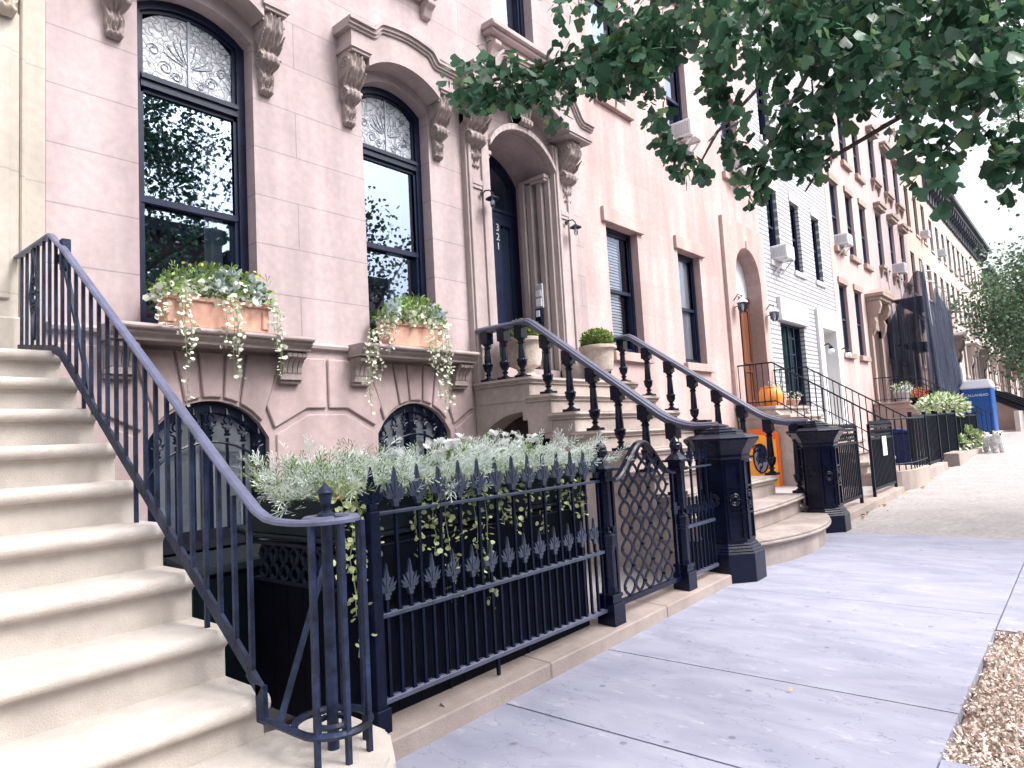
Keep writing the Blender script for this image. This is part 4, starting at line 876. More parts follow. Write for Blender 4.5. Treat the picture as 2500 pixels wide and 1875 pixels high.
for i in range(7):
    y = 2.98+.105*i; m.tube([(2.017, y+.04*math.sin(t*2*math.pi), .81+.19*t) for t in [j/8 for j in range(9)]], .011, 5); m.tube([(2.017, y-.04*math.sin(t*2*math.pi), .81+.19*t) for t in [j/8 for j in range(9)]], .011, 5)
    for s in (-1, 1): m.prism([(y, .9), (y+s*.03, .93), (y+s*.04, .97), (y+s*.012, .95)], 2.01, 2.026, 'x')
m.box(2.03, 2.05, 2.96, 3.70, .82, 1.0) if False else None
m.build('lattice_band', 'iron_far', PC)
# junipers, creepers and white flowers growing out of the tray
rg = np.random.default_rng(11)
jl = ['low silver green juniper at the left end of the planter over the railing', 'tallest juniper, reaching up toward the smaller basement window', 'juniper between the small basement window and the cellar arch', 'juniper at the right end of the planter beside the ball topped gate post']
for j, (xa, xb, ztop) in enumerate(((1.88, 2.62, 1.50), (2.50, 3.25, 1.60), (3.10, 3.75, 1.52), (3.62, 4.40, 1.54))):
    T = thing('juniper', jl[j], 'shrub', ((xa+xb)/2, 3.3, 1.25), 'junipers in the black planter')
    P = []; Dd = []; st = MB()
    for b in range(64):
        ang = rg.uniform(0, 2*math.pi); base = Vector((rg.uniform(xa+.1, xb-.1), rg.uniform(3.05, 3.62), 1.24)); el = rg.uniform(.05, 1.0); L = rg.uniform(.22, .46)
        d = Vector((math.cos(ang)*(1-el*.5), math.sin(ang)*(.75)-.25, el*.62)); end = base+d*L; end.z = min(end.z, ztop+rg.uniform(-.05, .04)); end.x = min(max(end.x, xa-.16), xb+.16)
        if b % 16 == 0: st.tube([base, (base+end)/2+Vector((0, 0, .03)), end], .006, 4)
        for t in np.linspace(.2, 1, 30):
            p = base+(end-base)*t+Vector(rg.normal(size=3)*.03); P.append(p); q = (end-base).normalized()+Vector((0, -.1, .22)); Dd.append(q)
    st.build('stem', 'bark', T); mi = (rg.random(len(P)) < (.30 if j == 0 else .10)).astype(int)
    leaves('foliage', P, .085, T_SPRIG, ['juniper', 'juniper_green'], T, Dd, .55, .45, j, mi=mi)
def creeper(T, pts, n, size, mtl, seed, flow=.02, tm=T_ROUND, stem='stem', nm='trailing_shoot'):
    m = MB(); m.tube(pts, .003, 4); s_ = m.build(nm, stem, T); rg = np.random.default_rng(seed)
    P = []; pv = [Vector(p) for p in pts]
    for i in range(n):
        q = (i+.5)/n*(len(pv)-1); k = min(int(q), len(pv)-2); p = pv[k].lerp(pv[k+1], q-k); P.append(p+Vector(rg.normal(size=3)*flow))
    leaves('leaf_run', P, size, tm, mtl, s_, [(rg.choice([-1, 1])*.8, -.5, -.25) for _ in P], .5, .3, seed)
rg = np.random.default_rng(21)
cl = ['yellow green creeper hanging longest at the near left corner of the planter', 'creeper hanging in loose strands over the middle of the black planter', 'creeper spilling over the right half of the planter behind the spears']
for j, (xs_, lens) in enumerate((((2.07, 2.12, 2.17, 2.03, 2.2), (.55, .75, .3, .35, .25)), ((2.5, 2.62, 2.72, 2.85, 2.95, 3.04), (.3, .32, .62, .28, .5, .7)), ((3.2, 3.32, 3.45, 3.62, 3.8, 3.92, 4.05), (.25, .32, .2, .36, .22, .2, .3)))):
    T = thing('creeper', cl[j], 'trailing plant', (xs_[0], 2.9, 1.26), 'creepers trailing from the black planter')
    for i, (x, L) in enumerate(zip(xs_, lens)):
        y = 2.875+rg.uniform(-.012, .0); w = rg.uniform(-.03, .03)
        pts = [(x, 3.02, 1.29), (x+.01, 2.93, 1.285), (x, y, 1.23)]+[(x+w*t+.015*math.sin(t*9+i), y-.006*t, 1.23-L*t) for t in (.25, .5, .75, 1)]
        creeper(T, pts, int(26+L*75), .030, 'creeper', 40+j*10+i, .016)
    P = [(rg.uniform(min(xs_)-.05, max(xs_)+.05), rg.uniform(2.88, 3.05), rg.uniform(1.24, 1.33)) for _ in range(90)]
    leaves('foliage', P, .034, T_ROUND, 'creeper', T, [(0, -.8, .1)]*90, .7, .4, 60+j)
fl = ['white petunias in front of the small basement window', 'white petunias near the cellar arch, in the planter']
for j, (x0, x1, z) in enumerate(((2.62, 3.2, 1.50), (3.35, 3.85, 1.51))):
    P = []
    for b in range(18):
        c = (rg.uniform(x0, x1), rg.uniform(2.98, 3.25), z+rg.uniform(-.10, .04))
        for k in range(5): P.append(c)
    T = thing('petunia', fl[j], 'flowers', ((x0+x1)/2, 3.2, 1.25), 'white petunias in the black planter')
    leaves('petals', P, .042, T_ROUND, 'white_flower', T, [(math.cos(k*1.257), math.sin(k*1.257)-.5, .5) for _ in range(18) for k in range(5)], .12, .5, 70+j)
    leaves('foliage', [(p[0], p[1]+.02, p[2]-.05) for p in P], .03, T_OVAL, 'ivy_green', T, None, 1, .4, 75+j)
m = leaves('dry_leaf', [(1.98+rg.uniform(-.02, .05), 2.93+rg.uniform(-.02, .03), 1.255+rg.uniform(0, .02)) for _ in range(4)], .06, T_FAN, 'dry_leaf', None, None, 1, .6, 5)
tag(m, 'curled dry leaves caught on the planter corner below the juniper', 'leaves')
# ------------------------------------------------------------------ terracotta flower boxes on the sills
def flower_box(label, xa, xb, seed, trails, low=False):
    z0 = 2.642; y0, y1 = 5.93, 6.13; T = thing('flower_box', label, 'planter', ((xa+xb)/2, 6.03, z0), 'terracotta boxes on the parlour sills')
    m = MB(); h = .275
    vs = [(xa+.02, y0+.02, z0), (xb-.02, y0+.02, z0), (xb-.02, y1, z0), (xa+.02, y1, z0), (xa, y0, z0+h), (xb, y0, z0+h), (xb, y1, z0+h), (xa, y1, z0+h)]
    m.add(vs, [(0, 3, 2, 1), (4, 5, 6, 7), (0, 1, 5, 4), (1, 2, 6, 5), (2, 3, 7, 6), (3, 0, 4, 7)])
    m.box(xa-.012, xb+.012, y0-.014, y1+.005, z0+h-.045, z0+h+.004); m.box(xa+.005, xb-.005, y0+.004, y1+.002, z0-.0, z0+.03)
    for x in (xa+.006, xb-.075): m.box(x, x+.07, y0-.004, y0+.03, z0+.03, z0+h-.045)
    m.build('box', 'terracotta', T, bevel=.008, seg=2)
    rg = np.random.default_rng(seed); w = xb-xa
    def mound(nm, n, size, tm, mtl, zlo, zhi, xlo=0, xhi=1, dirs=(0, -.4, .5), sp=.9, yy=(5.86, 6.12)):
        x = xa+w*rg.uniform(xlo, xhi, n); u_ = (x-xa)/w; env = 1-.55*np.abs(2*u_-1)**2.2
        z = z0+h+zlo+(zhi-zlo)*rg.uniform(0, 1, n)*env; y = rg.uniform(*yy, n)
        return leaves(nm, np.stack([x, y, z], 1), size, tm, mtl, T, [dirs]*n, sp, .45, seed+n)
    mound('foliage', 520, .060, T_OVAL, 'ivy_green', .0, .31, -.08, 1.0)
    mound('ivy', 420, .052, T_ROUND, 'ivy_pale', -.035, .20, -.10, 1.08, (0, -.8, 0))
    for (a, b) in (((.42, .66), (.78, .92)) if not low else ((.02, .16), (.74, .94))):
        mound('silver_foliage', 110, .085, T_OVAL, 'silver_leaf', .04, .24, a, b, (0, -.3, .8), .7, (5.88, 6.0))
    if not low: mound('flower', 12, .034, T_ROUND, 'yellow_flower', .26, .32, .05, .95, (0, -.6, .6)); mound('fern', 70, .11, T_SPRIG, 'juniper_green', .1, .25, 0, 1, (0, -.2, .8), .5)
    else: mound('fern', 130, .11, T_SPRIG, 'juniper_green', .02, .26, .25, .8, (0, -.2, .8), .6); mound('flower', 8, .03, T_ROUND, 'yellow_flower', .22, .3, .4, .7, (0, -.6, .6))
    for i, (tx, L, dn) in enumerate(trails):
        x = xa+w*tx; w_ = rg.uniform(-.04, .04); yy = 5.83 if 0 < tx < 1 else 5.88
        pts = [(xa, 5.95, z0+.25), (x+.12, 5.89, z0+.13), (x+.04, 5.86, z0+.02), (x, 5.845, z0-.06)]+[(x+w_*t+.012*math.sin(7*t+i), 5.84, z0-.06-(L-.2)*t) for t in (.3, .65, 1)] if tx < -.2 else [(x, 5.99, z0+h+.03), (x+w_*.2, yy+.03, z0+h), (x+w_*.4, yy, z0+h-.10)]+[(x+w_*t+.012*math.sin(7*t+i), yy-.008, z0+h-.10-L*t) for t in (.2, .4, .6, .8, 1)]
        creeper(T, pts, int(12+L*dn), .036, 'ivy_pale', seed+i, .018)
    return T
flower_box('wide terracotta flower box with yellow flowers on the left window sill', 2.47, 3.43, 100, [(-.06, .16, 40), (-.02, .2, 30), (.10, .28, 50), (.13, .85, 32), (.17, .45, 60), (.50, .36, 60), (.56, .62, 26), (.60, .66, 22), (.64, .40, 60), (1.02, .34, 40), (1.05, .62, 30), (1.08, .45, 24)])
flower_box('smaller terracotta flower box on the sill left of the front door', 4.88, 5.72, 200, [(-.46, .75, 26), (-.40, .95, 18), (-.33, .6, 26), (-.25, .5, 30), (-.06, .3, 40), (.02, .12, 60), (.60, .30, 70), (.66, .42, 60), (.72, .75, 30), (.80, .8, 34), (.86, .95, 28), (.92, .85, 26), (.98, 1.05, 18), (1.04, .9, 18), (1.0, .5, 50)], True)
# ------------------------------------------------------------------ urns on the landing, lamps, intercom
for (x, y, lab) in ((7.0, 5.72, 'pale stone urn with clipped box, left of the front door behind the iron balusters'), (8.62, 5.62, 'pale stone urn with round clipped box, right of the front door')):
    T = thing('urn_planter', lab, 'urn', (x, y, 2.27), 'stone urns flanking the front door')
    m = MB(); m.lathe([(.20, .0), (.20, .06), (.155, .07), (.10, .12), (.12, .16), (.20, .20), (.225, .30), (.235, .46), (.25, .50), (.285, .52), (.285, .56), (.25, .57), (.22, .53)], x, y, 2.27, 20); m.build('urn', 'urn_stone', T, smooth=.6)
    rg = np.random.default_rng(int(x*10)); P = []
    P = blob(rg, (x, y, 2.93), (.24, .24, .17), 2400, .5)
    leaves('foliage', P, .038, T_OVAL, ['box_leaf', 'juniper_green'], T, (P-np.array((x, y, 2.9)))*3, .7, .3, 7, mi=(rg.random(2400) < .25).astype(int))
def arm_lamp(label, x, z, y=None):
    y = y or YF-.115; T = thing('wall_lamp', label, 'lamp', (x, y, z), 'barn style lamps by the front door')
    m = MB(); m.lathe([(.045, 0), (.045, .015)], 0, 0, 0, 12); m.v = [(x+a, y-c, z+b) for a, b, c in m.v]; m.tube([(x, y-.01, z), (x+.02, y-.07, z+.05), (x+.05, y-.14, z+.05), (x+.07, y-.19, z-.01), (x+.07, y-.19, z-.06)], .012, 7); m.build('arm', 'iron_far', T, smooth=True)
    m = MB(); cx, cy = x+.07, y-.19; m.lathe([(.03, -.055), (.045, -.07), (.12, -.115), (.125, -.125), (.11, -.122), (.035, -.08)], cx, cy, z, 18); m.build('shade', 'iron_far', T, smooth=.8)
    m = MB(); m.lathe([(.035, -.10), (.045, -.16), (.042, -.24), (.025, -.28), (.004, -.29)], cx, cy, z, 12); m.build('globe', 'glass_lamp', T, smooth=True)
    m = MB(); m.lathe([(.012, -.10), (.02, -.15), (.026, -.19), (.01, -.22)], cx, cy, z, 10); m.build('bulb', 'white_plastic', T, smooth=True); T.scale = (.76, .76, .76)
arm_lamp('dark hooded wall lamp with glass globe on the pilaster left of the front door', 6.72, 4.86); arm_lamp('dark hooded wall lamp with glass globe on the pilaster right of the front door', 8.66, 4.86)
T = thing('intercom', 'pale grey intercom panel with a lockbox below, on the door recess wall', 'intercom', (8.37, 6.45, 3.3))
m = MB(); m.box(8.30, 8.335, 6.36, 6.50, 3.52, 3.90); m.build('panel', 'grey_metal', T, bevel=.006); m = MB(); m.box(8.285, 8.302, 6.38, 6.48, 3.70, 3.80); m.build('speaker', 'curtain', T); m = MB(); m.box(8.285, 8.302, 6.38, 6.48, 3.55, 3.67); m.build('keypad', 'white_plastic', T)
m = MB(); m.box(8.26, 8.335, 6.38, 6.50, 3.28, 3.51); m.build('lockbox', 'iron', T, bevel=.01); m = MB(); m.box(8.25, 8.262, 6.40, 6.47, 3.38, 3.48); m.build('dial', 'white_plastic', T)
# fallen leaves on paving
rg = np.random.default_rng(9)
for (x, y, s, lab) in ((2.55, 2.80, .05, 'dry leaf lying on the stone coping near the fence end post'), (3.9, 1.42, .03, 'small pale leaf on the bluestone slab in mid pavement'), (2.62, 2.35, .03, 'dry leaf on the bluestone beside the coping')):
    tag(leaves('fallen_leaf', [(x, y, (zcp(x) if y > 2.7 else gz(x))+.012)], s, T_FAN, 'dry_leaf', None, None, 1, .95, int(x*10)), lab, 'leaf')
P = [(x, y, gz(x)+.006) for x, y in zip(rg.uniform(9.9, 16, 46), 2.70-np.abs(rg.normal(0, .10, 46)))]
struct(leaves('leaf_litter', P, .06, T_FAN, 'dry_leaf', None, None, 1, .9, 12), 'stuff', 'dry leaves blown along the foot of the stone kerb by the gates')
# dark bins standing in the areaway behind the stair rail
def wheelie(label, x, y, s, mtl, grp, z):
    T = thing('trash_bin', label, 'bin', (x, y, z), grp); m = MB(); a, b = .24*s, .29*s
    m.add([(x-a, y-a, z+.03), (x+a, y-a, z+.03), (x+a, y+a, z+.03), (x-a, y+a, z+.03), (x-b, y-b, z+.88*s), (x+b, y-b, z+.88*s), (x+b, y+b, z+.88*s), (x-b, y+b, z+.88*s)], [(0, 3, 2, 1), (4, 5, 6, 7), (0, 1, 5, 4), (1, 2, 6, 5), (2, 3, 7, 6), (3, 0, 4, 7)]); m.build('body', mtl, T, bevel=.02)
    m = MB(); m.prism([(y-b-.03, z+.88*s), (y+b+.04, z+.88*s), (y+b+.03, z+.92*s), (y+.05, z+.98*s), (y-b, z+.94*s)], x-b-.03, x+b+.03, 'x'); m.build('lid', mtl, T, bevel=.012); m = MB(); m.tube([(x-b, y+b+.05, z+.86*s), (x+b, y+b+.05, z+.86*s)], .016, 6); m.build('handle', mtl, T)
wheelie('black lidded bin in the areaway nearest the black planter cabinet', 2.02, 4.15, .95, 'planter_green', 'dark bins in the brownstone areaway', 0)
wheelie('black lidded bin under the larger basement window, deeper in the areaway', 2.15, 4.95, 1.0, 'black_board', 'dark bins in the brownstone areaway', 0)
wheelie('black lidded bin right of the larger basement window, behind the planter', 2.85, 4.9, 1.0, 'planter_green', 'dark bins in the brownstone areaway', 0)
CLUMPS = '2.72,1.05,3.29,0.09;2.67,1.13,3.23,0.09;2.67,1.22,3.27,0.10;2.73,1.31,3.22,0.10;2.64,1.41,3.28,0.11;2.69,1.41,3.31,0.09;2.78,1.43,3.30,0.12;2.76,1.49,3.29,0.11;2.69,1.67,3.31,0.12;2.78,1.66,3.28,0.09;2.78,1.76,3.35,0.10;2.73,1.81,3.30,0.12;2.75,1.90,3.41,0.09;2.74,1.98,3.31,0.10;2.73,2.05,3.31,0.10;2.70,2.09,3.40,0.12;2.73,2.15,3.38,0.12;2.64,2.24,3.37,0.11;2.73,2.25,3.39,0.11;2.62,2.35,3.43,0.11;2.55,2.29,3.46,0.11;2.63,2.51,3.49,0.09;2.65,2.12,3.27,0.08;2.61,2.17,3.34,0.09;2.64,2.29,3.36,0.10;2.59,2.32,3.34,0.09;2.57,2.38,3.34,0.08;2.65,2.00,3.28,0.07;2.66,1.96,3.27,0.06;2.66,1.96,3.22,0.07;2.68,1.87,3.19,0.06;2.67,1.93,3.15,0.07;2.68,1.88,3.08,0.06;2.60,1.43,3.29,0.12;2.65,1.35,3.20,0.12;2.63,1.51,3.17,0.15;2.71,1.49,3.21,0.13;2.61,1.55,3.21,0.16;2.69,1.59,3.25,0.13;2.66,1.31,3.17,0.06;2.66,1.31,3.10,0.05;2.67,1.33,3.07,0.06;2.61,1.33,3.01,0.06;2.63,1.33,2.96,0.05;2.63,1.34,2.91,0.05;2.60,1.33,2.85,0.05;2.64,1.31,2.77,0.05;2.66,1.30,2.75,0.05;2.64,1.29,2.72,0.06;2.66,1.27,2.72,0.05;2.69,1.27,2.67,0.06;2.70,1.23,2.67,0.06;2.68,1.23,2.61,0.05;2.68,1.21,2.60,0.05;2.61,1.08,3.04,0.06;2.64,1.06,3.01,0.06;2.64,1.06,2.92,0.07;2.64,1.06,2.88,0.06;2.66,1.04,2.82,0.07;2.67,1.04,2.80,0.05;2.67,1.02,2.75,0.05;2.70,1.04,2.70,0.06;2.71,1.02,2.66,0.06;2.71,1.03,2.65,0.05;2.73,1.00,2.60,0.06;2.76,0.99,2.57,0.06;2.76,0.96,2.55,0.07;2.81,0.95,2.55,0.07;2.75,0.96,2.51,0.06;2.74,0.99,2.50,0.05;2.75,0.99,2.46,0.06;2.69,0.86,2.91,0.07;2.66,0.86,2.84,0.06;2.70,0.86,2.84,0.05;2.73,0.84,2.75,0.05;2.69,0.86,2.70,0.05;2.72,0.84,2.70,0.07;2.74,0.82,2.63,0.05;2.74,0.80,2.63,0.07;2.75,0.80,2.57,0.06;2.76,0.80,2.55,0.06;2.74,0.82,2.54,0.06;2.76,0.81,2.51,0.05;2.80,0.73,2.80,0.05;2.80,0.70,2.76,0.06;2.84,0.69,2.71,0.07;2.82,0.73,2.71,0.06;2.82,0.73,2.67,0.06;2.79,0.76,2.58,0.06;2.81,0.75,2.57,0.07;2.81,0.76,2.54,0.05;2.77,0.77,2.50,0.06;2.86,0.44,2.59,0.08;2.74,0.43,2.55,0.06;2.85,0.36,2.50,0.07;2.79,0.37,2.45,0.06;2.83,0.42,2.42,0.06;2.85,0.37,2.34,0.08;2.90,0.37,2.45,0.08;2.88,0.36,2.42,0.06;2.94,0.10,2.65,0.07;2.98,0.13,2.66,0.05;2.94,0.09,2.58,0.06;2.96,0.15,2.50,0.05;2.93,0.14,2.45,0.07;2.96,0.15,2.40,0.07;2.94,0.13,2.32,0.07;2.87,0.22,2.51,0.04;2.92,0.17,2.50,0.05;2.89,0.20,2.40,0.05;2.91,0.17,2.38,0.05;2.93,0.14,2.35,0.06;2.74,0.15,2.77,0.11;2.78,0.46,3.03,0.11;3.37,0.21,2.90,0.12;3.04,0.52,3.01,0.10;3.56,0.04,3.21,0.12;3.14,0.42,2.94,0.11;3.34,0.68,3.29,0.14;3.04,1.52,3.55,0.10;2.92,0.18,2.73,0.13;2.53,0.91,3.05,0.10;2.59,0.69,2.92,0.10;2.53,0.70,3.12,0.12;3.11,0.11,3.09,0.10;2.77,0.31,2.75,0.13;2.71,0.46,2.88,0.12;2.82,1.70,3.70,0.12;3.37,0.24,3.32,0.13;3.22,0.68,3.16,0.09;3.27,0.19,2.89,0.12;2.70,0.79,3.08,0.10;3.04,0.31,2.89,0.13;2.70,1.16,3.40,0.13;3.52,0.04,3.16,0.10;2.80,0.49,3.10,0.13;3.52,0.43,3.29,0.12;3.01,1.61,3.61,0.09;3.13,0.71,3.31,0.09;3.21,0.45,2.97,0.11;3.22,0.68,3.18,0.09;2.89,0.63,2.82,0.13;2.86,0.20,2.73,0.11;3.19,0.63,2.93,0.10;3.33,0.46,2.91,0.12;2.67,0.78,3.19,0.13;3.17,0.61,3.07,0.11;3.09,0.90,3.21,0.09;2.98,0.27,3.15,0.14;2.84,1.08,3.34,0.11;3.41,0.14,2.98,0.09;2.98,0.27,2.77,0.12;2.61,1.75,3.60,0.13;3.46,0.26,3.31,0.12;3.17,0.32,3.01,0.12;2.66,0.52,2.85,0.14;2.73,0.61,3.18,0.14;3.10,0.10,2.80,0.11;3.38,0.66,3.45,0.10;3.19,0.17,3.15,0.13;2.84,1.22,3.47,0.13;2.92,0.18,2.77,0.09;2.90,0.98,3.38,0.13;3.46,0.55,3.37,0.13;3.50,0.11,3.08,0.11;3.06,0.32,2.78,0.13;2.69,0.69,3.12,0.13;3.41,0.49,3.10,0.10;3.17,0.75,2.93,0.11;3.52,0.16,3.13,0.10;3.48,0.49,2.88,0.09;3.11,0.45,2.84,0.10;3.32,0.25,3.06,0.11;3.27,0.61,3.21,0.13;3.41,0.38,3.13,0.13;3.29,0.88,3.41,0.11;2.99,0.27,3.11,0.10;3.37,0.43,3.13,0.11;2.63,1.02,3.12,0.12;3.09,1.11,3.53,0.14;2.97,0.68,3.31,0.10;2.50,0.93,2.96,0.12;2.63,0.68,3.02,0.12;2.77,0.54,3.05,0.09;3.30,0.37,2.96,0.09;2.89,0.51,3.12,0.12;2.71,0.75,3.00,0.13;3.27,0.77,3.41,0.11;2.82,0.37,2.71,0.09;2.85,1.60,3.64,0.09;3.21,0.29,2.90,0.12;2.99,0.19,3.05,0.10;3.19,1.03,3.29,0.12;3.04,0.63,3.27,0.13;2.69,1.39,3.48,0.12;3.40,0.40,3.12,0.13;3.11,0.02,3.10,0.14;3.48,0.24,3.23,0.14;3.33,0.33,3.28,0.09;3.19,0.74,3.06,0.11;2.59,0.75,2.95,0.11;2.79,0.46,2.72,0.09;2.82,0.21,2.65,0.12;3.43,0.27,3.12,0.09;3.19,0.95,3.26,0.10;2.93,0.66,2.88,0.12;3.13,0.25,3.08,0.10;2.85,0.65,3.05,0.11;3.47,0.49,3.34,0.13;2.83,0.18,3.04,0.10;2.69,0.55,2.78,0.10;3.09,0.14,2.81,0.11'
# ------------------------------------------------------------------ house with flat lintels and a wooden arched door
H2 = thing('pink_house', 'pink stucco row house with flat window lintels and a wooden door in a round arch', 'house', (13.4, 6.2, 0))
g2 = [dict(xa=10.03, xb=11.10, zb=2.92, zt=5.20, d=.28), dict(xa=12.70, xb=13.72, zb=2.86, zt=5.20, d=.28)]
d2 = dict(xa=15.45, xb=17.0, zb=1.93, zt=5.05, rise=.77, d=.34)
u2_ = [dict(xa=a, xb=a+1.0, zb=7.56, zt=9.7, d=.26) for a in (10.02, 12.72, 15.45)]; u3_ = [dict(xa=a, xb=a+1.0, zb=11, zt=12.8, d=.26) for a in (10.02, 12.72, 15.45)]
bs2 = [dict(xa=10.1, xb=11.1, zb=.6, zt=1.7, d=.25), dict(xa=12.7, xb=13.7, zb=.6, zt=1.7, d=.25)]
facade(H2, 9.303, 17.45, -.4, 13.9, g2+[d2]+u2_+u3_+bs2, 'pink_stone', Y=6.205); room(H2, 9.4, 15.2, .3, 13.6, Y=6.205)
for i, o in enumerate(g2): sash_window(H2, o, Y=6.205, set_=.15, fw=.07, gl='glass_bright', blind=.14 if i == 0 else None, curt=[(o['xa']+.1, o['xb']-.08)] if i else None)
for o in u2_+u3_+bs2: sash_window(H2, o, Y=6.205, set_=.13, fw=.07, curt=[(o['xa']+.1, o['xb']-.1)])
for o in g2:
    MB().box(o['xa']-.13, o['xb']+.17, 6.14, 6.22, o['zt']+.0, o['zt']+.26).build('lintel', 'pink_trim', H2, bevel=.006); sill(H2, o['xa']-.08, o['xb']+.16, o['zb'], 'pink_trim', 6.205, .09, .16)
for o in u2_+u3_: sill(H2, o['xa']-.1, o['xb']+.16, o['zb'], 'pink_trim', 6.205, .09, .17)
m = MB(); f_ = arc(15.45, 17.0, 5.05, .77); poly = [(14.92, 1.93), (14.92, 6.40), (17.42, 6.40), (17.42, 1.93), (17.0, 1.93), (17.0, 5.05)]+[(17.0-1.55*i/14, f_(17.0-1.55*i/14)) for i in range(15)]+[(15.45, 1.93)]
m.prism(poly, 6.12, 6.21); m.build('door_surround', 'pink_trim', H2, bevel=.008)
m = MB(); m.prism([(16.18, 5.80), (16.20, 6.0), (16.27, 6.0), (16.29, 5.80)], 6.09, 6.13); m.build('keystone', 'pink_trim', H2)
m = MB(); m.box(15.48, 16.22, 6.46, 6.52, 1.93, 4.62); m.box(16.235, 16.97, 6.46, 6.52, 1.93, 4.62)
for a in (15.48, 16.235):
    for (z0, z1) in ((2.1, 2.9), (3.05, 4.45)): ring(m, [(a+.1, z0), (a+.64, z0), (a+.64, z1), (a+.1, z1)], [(a+.16, z0+.06), (a+.58, z0+.06), (a+.58, z1-.06), (a+.16, z1-.06)], 6.435, 6.47)
m.box(15.452, 16.998, 6.44, 6.53, 4.62, 4.72); d_ = m.build('door', 'wood_door', H2)
pane(d_, [(15.5, 4.72), (16.95, 4.72)]+[(17.0-1.55*i/10, f_(17.0-1.55*i/10)-.02) for i in range(11)], 6.49, 'curtain')
MB().box(9.31, 17.44, 5.75, 6.2, 13.5, 13.85).build('cornice', 'pink_trim', H2)
def carriage_lamp(label, x, z, y):
    T = thing('carriage_lamp', label, 'lamp', (x, y, z), 'lanterns beside the wooden arched door')
    m = MB(); m.tube([(x, y, z+.12), (x, y-.10, z+.24), (x, y-.19, z+.20), (x, y-.19, z+.14)], .012, 6); m.bar((x, y, z-.05), (x, y-.15, z-.0), .016); m.build('arm', 'iron_far', T)
    m = MB(); m.lathe([(.02, .16), (.06, .12), (.13, .05), (.13, .03), (.115, .03)], x, y-.19, z, 8); m.build('roof', 'white_plastic', T)
    m = MB(); m.lathe([(.11, .03), (.10, -.10), (.06, -.19), (.02, -.21)], x, y-.19, z, 8); m.build('glass', 'glass_lamp', T); m = MB(); m.lathe([(.03, .0), (.035, -.12), (.01, -.14)], x, y-.19, z, 8); m.build('bulb', 'white_plastic', T)
    m = MB()
    for k in range(8): a = k*math.pi/4; m.tube([(x+.112*math.cos(a), y-.19+.112*math.sin(a), z+.03), (x+.10*math.cos(a), y-.19+.1*math.sin(a), z-.10), (x+.04*math.cos(a), y-.19+.04*math.sin(a), z-.2)], .006, 4)
    m.build('cage', 'iron_far', T)
carriage_lamp('clear glass lantern left of the wooden arched door', 15.2, 4.30, 6.12); carriage_lamp('clear glass lantern right of the wooden arched door, next to the white brick', 17.22, 4.30, 6.12)
def ac_unit(label, x, z, w=.62, h=.42, y=YF, brace=True, d=.46):
    w *= .86; h *= .88; d *= .85
    T = thing('air_conditioner', label, 'air conditioner', (x, y, z), 'window air conditioners along the row')
    m = MB(); m.box(x-w/2, x+w/2, y-d, y+.12, z, z+h); m.build('casing', 'ac_white', T, bevel=.015)
    m = MB()
    for i in range(9): m.box(x-w/2-.004, x-w/2+.002, y-d+.06+.035*i, y-d+.08+.035*i, z+.06, z+h-.06)
    for i in range(12): m.box(x-w/2+.05+i*(w-.1)/12, x-w/2+.07+i*(w-.1)/12, y-d-.004, y-d+.002, z+.06, z+h-.06)
    m.build('vent', 'grey_metal', T)
    if brace:
        m = MB()
        for s in (-.35, .35): m.bar((x+s*w, y-d+.05, z-.012), (x+s*w, y-.02, z-.34), .03); m.bar((x+s*w, y-d, z-.012), (x+s*w, y, z-.012), .03)
        m.build('bracket', 'white_plastic', T)
ac_unit('white air conditioner with printed side in the middle upper window of the pink house', 13.22, 7.575, y=6.2); ac_unit('white air conditioner in the upper window above the wooden arched door', 15.92, 7.575, y=6.2)
ac_unit('white air conditioner on struts in the left window of the white brick house', 18.55, 5.90, y=6.2, w=.7)
# ------------------------------------------------------------------ white brick house
H3 = thing('white_brick_house', 'white painted brick house with narrow dark windows and a recessed white entrance', 'house', (20.6, 6.2, 0))
wb = [dict(xa=a, xb=b, zb=5.88, zt=7.95, d=.22) for a, b in ((18.15, 18.98), (20.05, 20.82), (22.0, 22.75))]; wb2 = [dict(xa=o['xa'], xb=o['xb'], zb=9.3, zt=11.4, d=.22) for o in wb]
db = dict(xa=18.42, xb=20.35, zb=2.0, zt=4.28, d=.25); de = dict(xa=21.9, xb=23.3, zb=1.0, zt=4.38, d=1.1)
facade(H3, 17.453, 23.8, -.4, 13.6, wb+wb2+[db, de], 'white_brick', Y=6.21); room(H3, 17.6, 21.6, .3, 13.3, Y=6.21)
for o in wb+wb2: sash_window(H3, o, Y=6.21, set_=.10, fw=.06, gl='glass'); sill(H3, o['xa']-.08, o['xb']+.1, o['zb'], 'white_paint', 6.21, .06, .14)
for o in wb: MB().box(o['xa']-.02, o['xb']+.1, 6.18, 6.22, 7.95, 8.2).build('lintel', 'white_paint', H3)
MB().box(18.3, 20.55, 6.10, 6.22, 4.28, 4.92).build('lintel', 'white_paint', H3, bevel=.01); m = MB(); m.box(21.5, 23.78, 6.12, 6.22, 4.38, 4.95); m.box(21.5, 21.9, 6.12, 6.22, .2, 4.38); m.box(23.3, 23.78, 6.12, 6.22, .2, 4.38); m.build('entrance_surround', 'white_paint', H3, bevel=.01)
m = MB(); y = 6.33; ring(m, outline(db), outline(db, .06), y, y+.1)
for x in (19.35, 19.82): m.box(x-.025, x+.025, y, y+.06, 2.06, 4.22)
for z in (2.8, 3.45, 3.9): m.box(19.37, 19.80, y+.005, y+.055, z-.02, z+.02)
w_ = m.build('window', 'frame_paint', H3); pane(w_, outline(db, .06), y+.07, 'glass_bright')
b = MB(); pts = [(18.5+.028*i, 6.52+.04*math.sin(i*1.7)) for i in range(64)]
